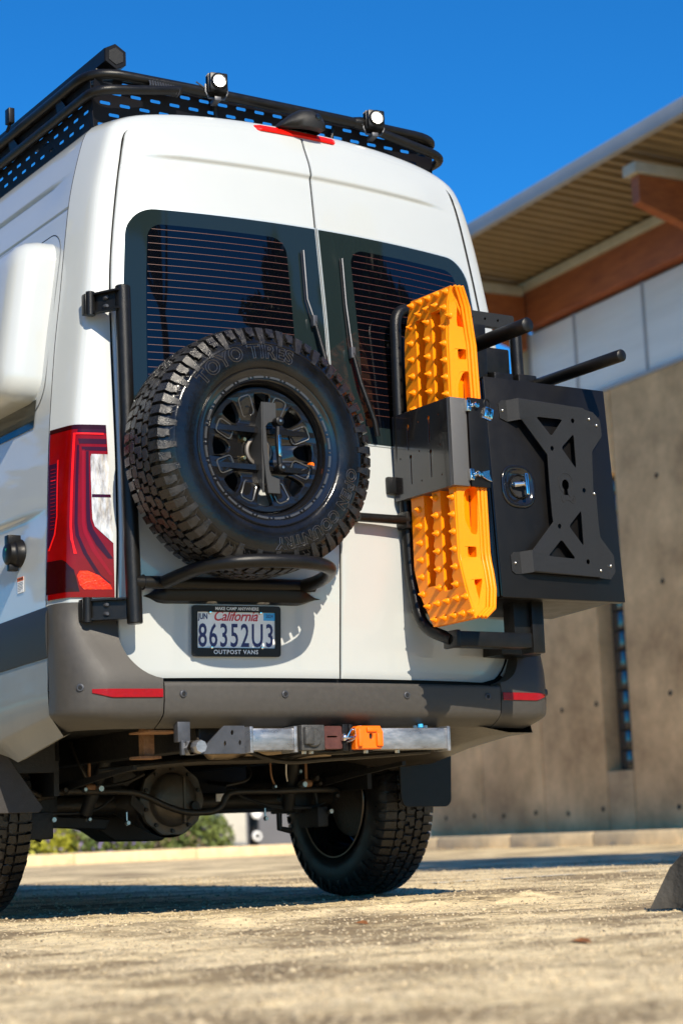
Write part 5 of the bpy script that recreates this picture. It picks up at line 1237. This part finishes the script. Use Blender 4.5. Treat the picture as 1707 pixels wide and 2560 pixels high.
# ---- traction boards
def board(x0,label,studs=True):
    bt_=thing('traction_board',label,'traction board',(x0,-.35,.93),group=None)
    def bobj(q,name,m=ORANGE,parent=bt_,**k):
        q.v=[tuple(Vector(v)-Vector((.262,-.35,.93))) for v in q.v]; return q.obj(name,m,parent,**k)
    # stud face in the YZ plane with two scalloped channels
    out=[(-.385,2.088),(-.150,2.093),(-.105,1.98),(-.098,1.90),(-.098,1.14),(-.125,1.05),(-.195,.932),(-.430,.936),(-.385,1.04),(-.352,1.15),(-.348,1.50),(-.348,1.92),(-.362,2.04)]
    def chan(y0,y1,zt,zb,ph):
        L=[];Rr=[]; z=zt; k=0; st=.0155
        n=int((zt-zb)/st)
        for i in range(n+1):
            z=zt-i*st; m=i%4; a=[0,.007,.009,.007][m] if 0<i<n else 0
            taper=sm(i*st/.06)
            # one straight wall (camera side dark), one scalloped wall
            Rr.append((y1-.004*taper,z)); L.append((y0+(.004-a*.9)*taper,z))
        return L+Rr[::-1]
    ch=[chan(-.222,-.168,2.015,1.055,0),chan(-.318,-.264,2.022,1.045,1)]
    vf=holes_mesh(out,ch,.006,.0008)
    q=MB(); q.add([(.262+v[2],v[0],v[1]) for v in vf[0]],vf[1]); face=bobj(q,'stud_face',smooth=30)
    q=MB()
    for c in ch:
        rows=[[(.263,y,z) for y,z in c],[(.312,y*.90+np.mean([p[0] for p in c])*.10,z) for y,z in c]]; q.grid(rows,close=True)
    for ci,c in enumerate(ch): q.add([(.312,y,z) for y,z in c],[tuple(range(len(c)))])
    bobj(q,'channel_wall',smooth=30)
    # sloping/edge flange towards the camera with handle openings, plane XZ
    xo=lambda z: float(np.interp(z,[.935,.95,1.04,1.12,1.4,1.7,1.9,2.03,2.06,2.09],[.275,.325,.358,.368,.366,.360,.354,.328,.312,.288]))
    zz=np.linspace(2.086,.94,40); outl=[(.266,z) for z in zz[::-1]]+[(xo(z)-.022,z) for z in zz]
    hs=[]
    def hole(pts): hs.append(pts)
    for f in (lambda z:z,lambda z:3.026-z):
        hole(rtri([(.281,f(1.955)),(.283,f(2.055)),(.332,f(1.950))],.12))
        hole([(x,f(z)) for x,z in rrect(.283,1.838,.330,1.876,.006,3)])
        hole(rtri([(.279,f(1.645)),(.277,f(1.745)),(.300,f(1.795)),(.338,f(1.800)),(.345,f(1.640)),(.330,f(1.625))],.18))
    outl=outl if False else outl
    vf=holes_mesh(outl,hs,.006,.001)
    yfl=lambda x,z: -.352-.014*(x-.266)/.1-.0*z+float(np.interp(z,[.93,1.04,1.15],[-.075,-.036,0]))+float(np.interp(z,[1.92,2.05,2.09],[0,-.012,-.030]))
    q=MB(); q.add([(v[0],yfl(v[0],v[1])+v[2],v[1]) for v in vf[0]],vf[1]); bobj(q,'handle_flange',smooth=30)
    # recess pockets behind the openings: sloped back walls
    qs=MB()
    for h in hs:
        q=MB()
        cx=np.mean([p[0] for p in h]); n=len(h)
        back=[(cx+(x-cx)*.86+.003,z) for x,z in h]
        r0=[(x,yfl(x,z),z) for x,z in h]; r1=[(x,yfl(x,z)+(.010+.030*sm((x-.275)/.06)),z) for x,z in back]
        q.grid([r0,r1],close=True); q.f.append(tuple(range(len(q.v)-n,len(q.v)))); q.m.append(0)
        bobj(q,'handle_pocket',smooth=30)
    for f,sgn in ((lambda z:z,1),(lambda z:3.026-z,-1)):
        for (x,z0,z1,w_) in ((.3145,1.968,1.996,.0045),(.3275,1.655,1.765,.006)):
            qs=MB()
            y=yfl(x,f((z0+z1)/2))+(.010+.030*sm((x-.275)/.06))-.0045
            pts=rrect(x-w_,min(f(z0),f(z1)),x+w_,max(f(z0),f(z1)),w_*.95,4); qs.add([(a,y+(a-x)*.5,b) for a,b in pts],[tuple(range(len(pts)))])
            bobj(qs,'hand_slot',mat('slot_shade_orange',(.20,.02,.002),.6) if 'slot_shade_orange' not in bpy.data.materials else bpy.data.materials['slot_shade_orange'],smooth=0)  # flat patch, shade inside the slot put in as dark orange
    q=MB(); zz=np.linspace(2.088,.938,36)
    for dx_,r_ in ((-.019,.0055),(-.004,.0075)):
        q.tube([(xo(z)+dx_,yfl(.36,z)-.001,z) for z in zz],r_,8)
    
    if studs: q.tube([(.268,yfl(.266,z)+.001,z) for z in zz],.005,8)
    bobj(q,'edge_rail',smooth=60)
    q=MB(); rows=[[(.266,-.102,z),(.37,-.06,z)] for z in (1.14,1.9)]; q.grid(rows); bobj(q,'rear_flange')
    if studs:
        q=MB(); q.lathe([(.0125,.003),(.0125,-.002),(.0105,-.0055),(.0085,-.0065),(.0078,-.0105),(.0045,-.0125),(.0035,-.019),(.0,-.0215)],n=14)
        q.v=[(v[1],v[0],v[2]) for v in q.v]      # point towards -X
        pts=[]
        for y,z0,z1 in ((-.142,2.00,1.05),(-.240,1.995,1.06),(-.335,1.955,1.06)):
            n=int(round((z0-z1)/.0605))
            for i in range(n+1): pts.append((y,z0-(z0-z1)*i/n))
        for y,z in ((-.155,2.075),(-.205,2.076),(-.255,2.077),(-.308,2.077),(-.360,2.073),(-.195,2.035),(-.245,2.040),(-.295,2.040),(-.345,2.020),(-.375,1.985)): pts.append((y,z))
        for y,z in ((-.205,.955),(-.26,.955),(-.315,.957),(-.365,.957),(-.415,.957),(-.170,1.005),(-.225,1.008),(-.28,1.010),(-.335,1.012),(-.385,1.012)): pts.append((y,z))
        first=None
        for y,z in pts:
            if -.38<y and 1.41<z<1.68: continue
            l=(-.0035,y+.35,z-.93)
            if first is None: first=q.obj('stud',ORANGE,bt_,loc=l,smooth=40)
            else: dup(first,bt_,l)
    return bt_
board(.262,'front bright orange traction board with pointed studs, clamped left of the storage box')
board(.276,'second orange traction board nested close behind the studded one',studs=False)
# ---- clamp cover holding the boards
cl=thing('board_clamp','black folded metal cover clasping the orange boards at mid height','clamp',(.24,-.376,1.392))
def clobj(q,name,m,parent=cl,**k): q.v=[tuple(Vector(v)-Vector((.24,-.376,1.392))) for v in q.v]; return q.obj(name,m,parent,**k)
slots=[]
for y,z0,z1 in ((-.125,1.559,1.649),(-.250,1.561,1.655),(-.136,1.437,1.538),(-.254,1.441,1.535)):
    slots.append([(y-.003,z0),(y+.003,z0),(y+.003,z1-.012)]+arc(y,z1-.004,.0075,-.6,PI+.6,6)+[(y-.003,z1-.012)])
for y,z in ((-.069,1.649),(-.187,1.648),(-.307,1.649),(-.189,1.544),(-.310,1.544),(-.074,1.538),(-.074,1.438),(-.196,1.439),(-.314,1.439)): slots.append([(y+.0035*math.cos(t),z+.0035*math.sin(t)) for t in np.arange(8)*PI/4])
vf=holes_mesh([(-.360,1.392),(-.033,1.392),(-.033,1.697),(-.360,1.697)],slots,.0028,.0004)
BROWNB=mat('glossy_black_cover',(.014,.012,.011),.16,spec=.6,coat=.3)
q=MB(); q.add([(.239+v[2],v[0],v[1]) for v in vf[0]],vf[1]); clobj(q,'side_plate',BROWNB,smooth=30)
q=MB(); q.box((.2376,-.378,1.392),(.306,-.374,1.697),.001)
q.add([(.2376,-.376,1.392),(.306,-.376,1.392),(.306,-.05,1.392),(.2376,-.05,1.392)],[(0,1,2,3)]); q.add([(.2376,-.360,1.697),(.2376,-.376,1.697),(.306,-.376,1.697),(.306,-.34,1.697)],[(0,1,2,3)]); q.add([(.2376,-.378,1.392),(.2376,-.358,1.392),(.2376,-.358,1.697),(.2376,-.378,1.697)],[(0,1,2,3)]); clobj(q,'front_plate',mat('sparkling_sunlit_coat',(.085,.083,.082),.42,bump=.0006,bscale=1400,spec=.5),smooth=20)  # same cover as the side plate, sunlight put into its paler coat
q=MB(); q.box((.312,-.366,1.40),(.336,-.352,1.69),.002); q.box((.309,-.386,1.39),(.388,-.376,1.70),.002); clobj(q,'back_angle',BLACK2)
for z in (1.672,1.432):
    q=MB(); q.box((.300,-.392,z-.022),(.316,-.378,z+.018),.003); q.box((.312,-.388,z-.006),(.352,-.376,z+.008),.002); q.lathe([(0,-.400),(.010,-.399),(.012,-.394),(.012,-.385)],(.338,0,z+.002),'Y',14); q.lathe([(0,-.396),(.006,-.396),(.007,-.38)],(.309,0,z-.012),'Y',10)
    if z<1.6: q.prism([(.350,z+.010),(.382,z+.018),(.380,z+.004),(.390,z-.022),(.372,z-.018),(.350,z-.008)],-.394,-.389,.001)
    clobj(q,'over_centre_latch',CHROME,smooth=40)
pk=thing('padlock','small chrome padlock hanging on the upper latch of the board clamp','padlock',(.392,-.385,1.655))
q=MB(); q.box((-.018,-.010,-.024),(.018,.010,.014),.004); 
for k in range(4): q.lathe([(.0,-.006),(.0055,-.006),(.0055,.004)],(-.0135+.009*k,0,-.022),'Z',10)
q.v=[(Matrix.Rotation(R(14),4,'Y')@Vector(v))[:] for v in q.v]; q.obj('lock_body',CHROME,pk,smooth=30)
q=MB(); q.tube(smoothpath([(-.012,0,.010),(-.016,0,.030),(-.010,0,.042),(.002,0,.044),(.010,0,.034),(.010,0,.012)],5),.0033,8); q.obj('lock_shackle',BLACK2,pk,smooth=60)
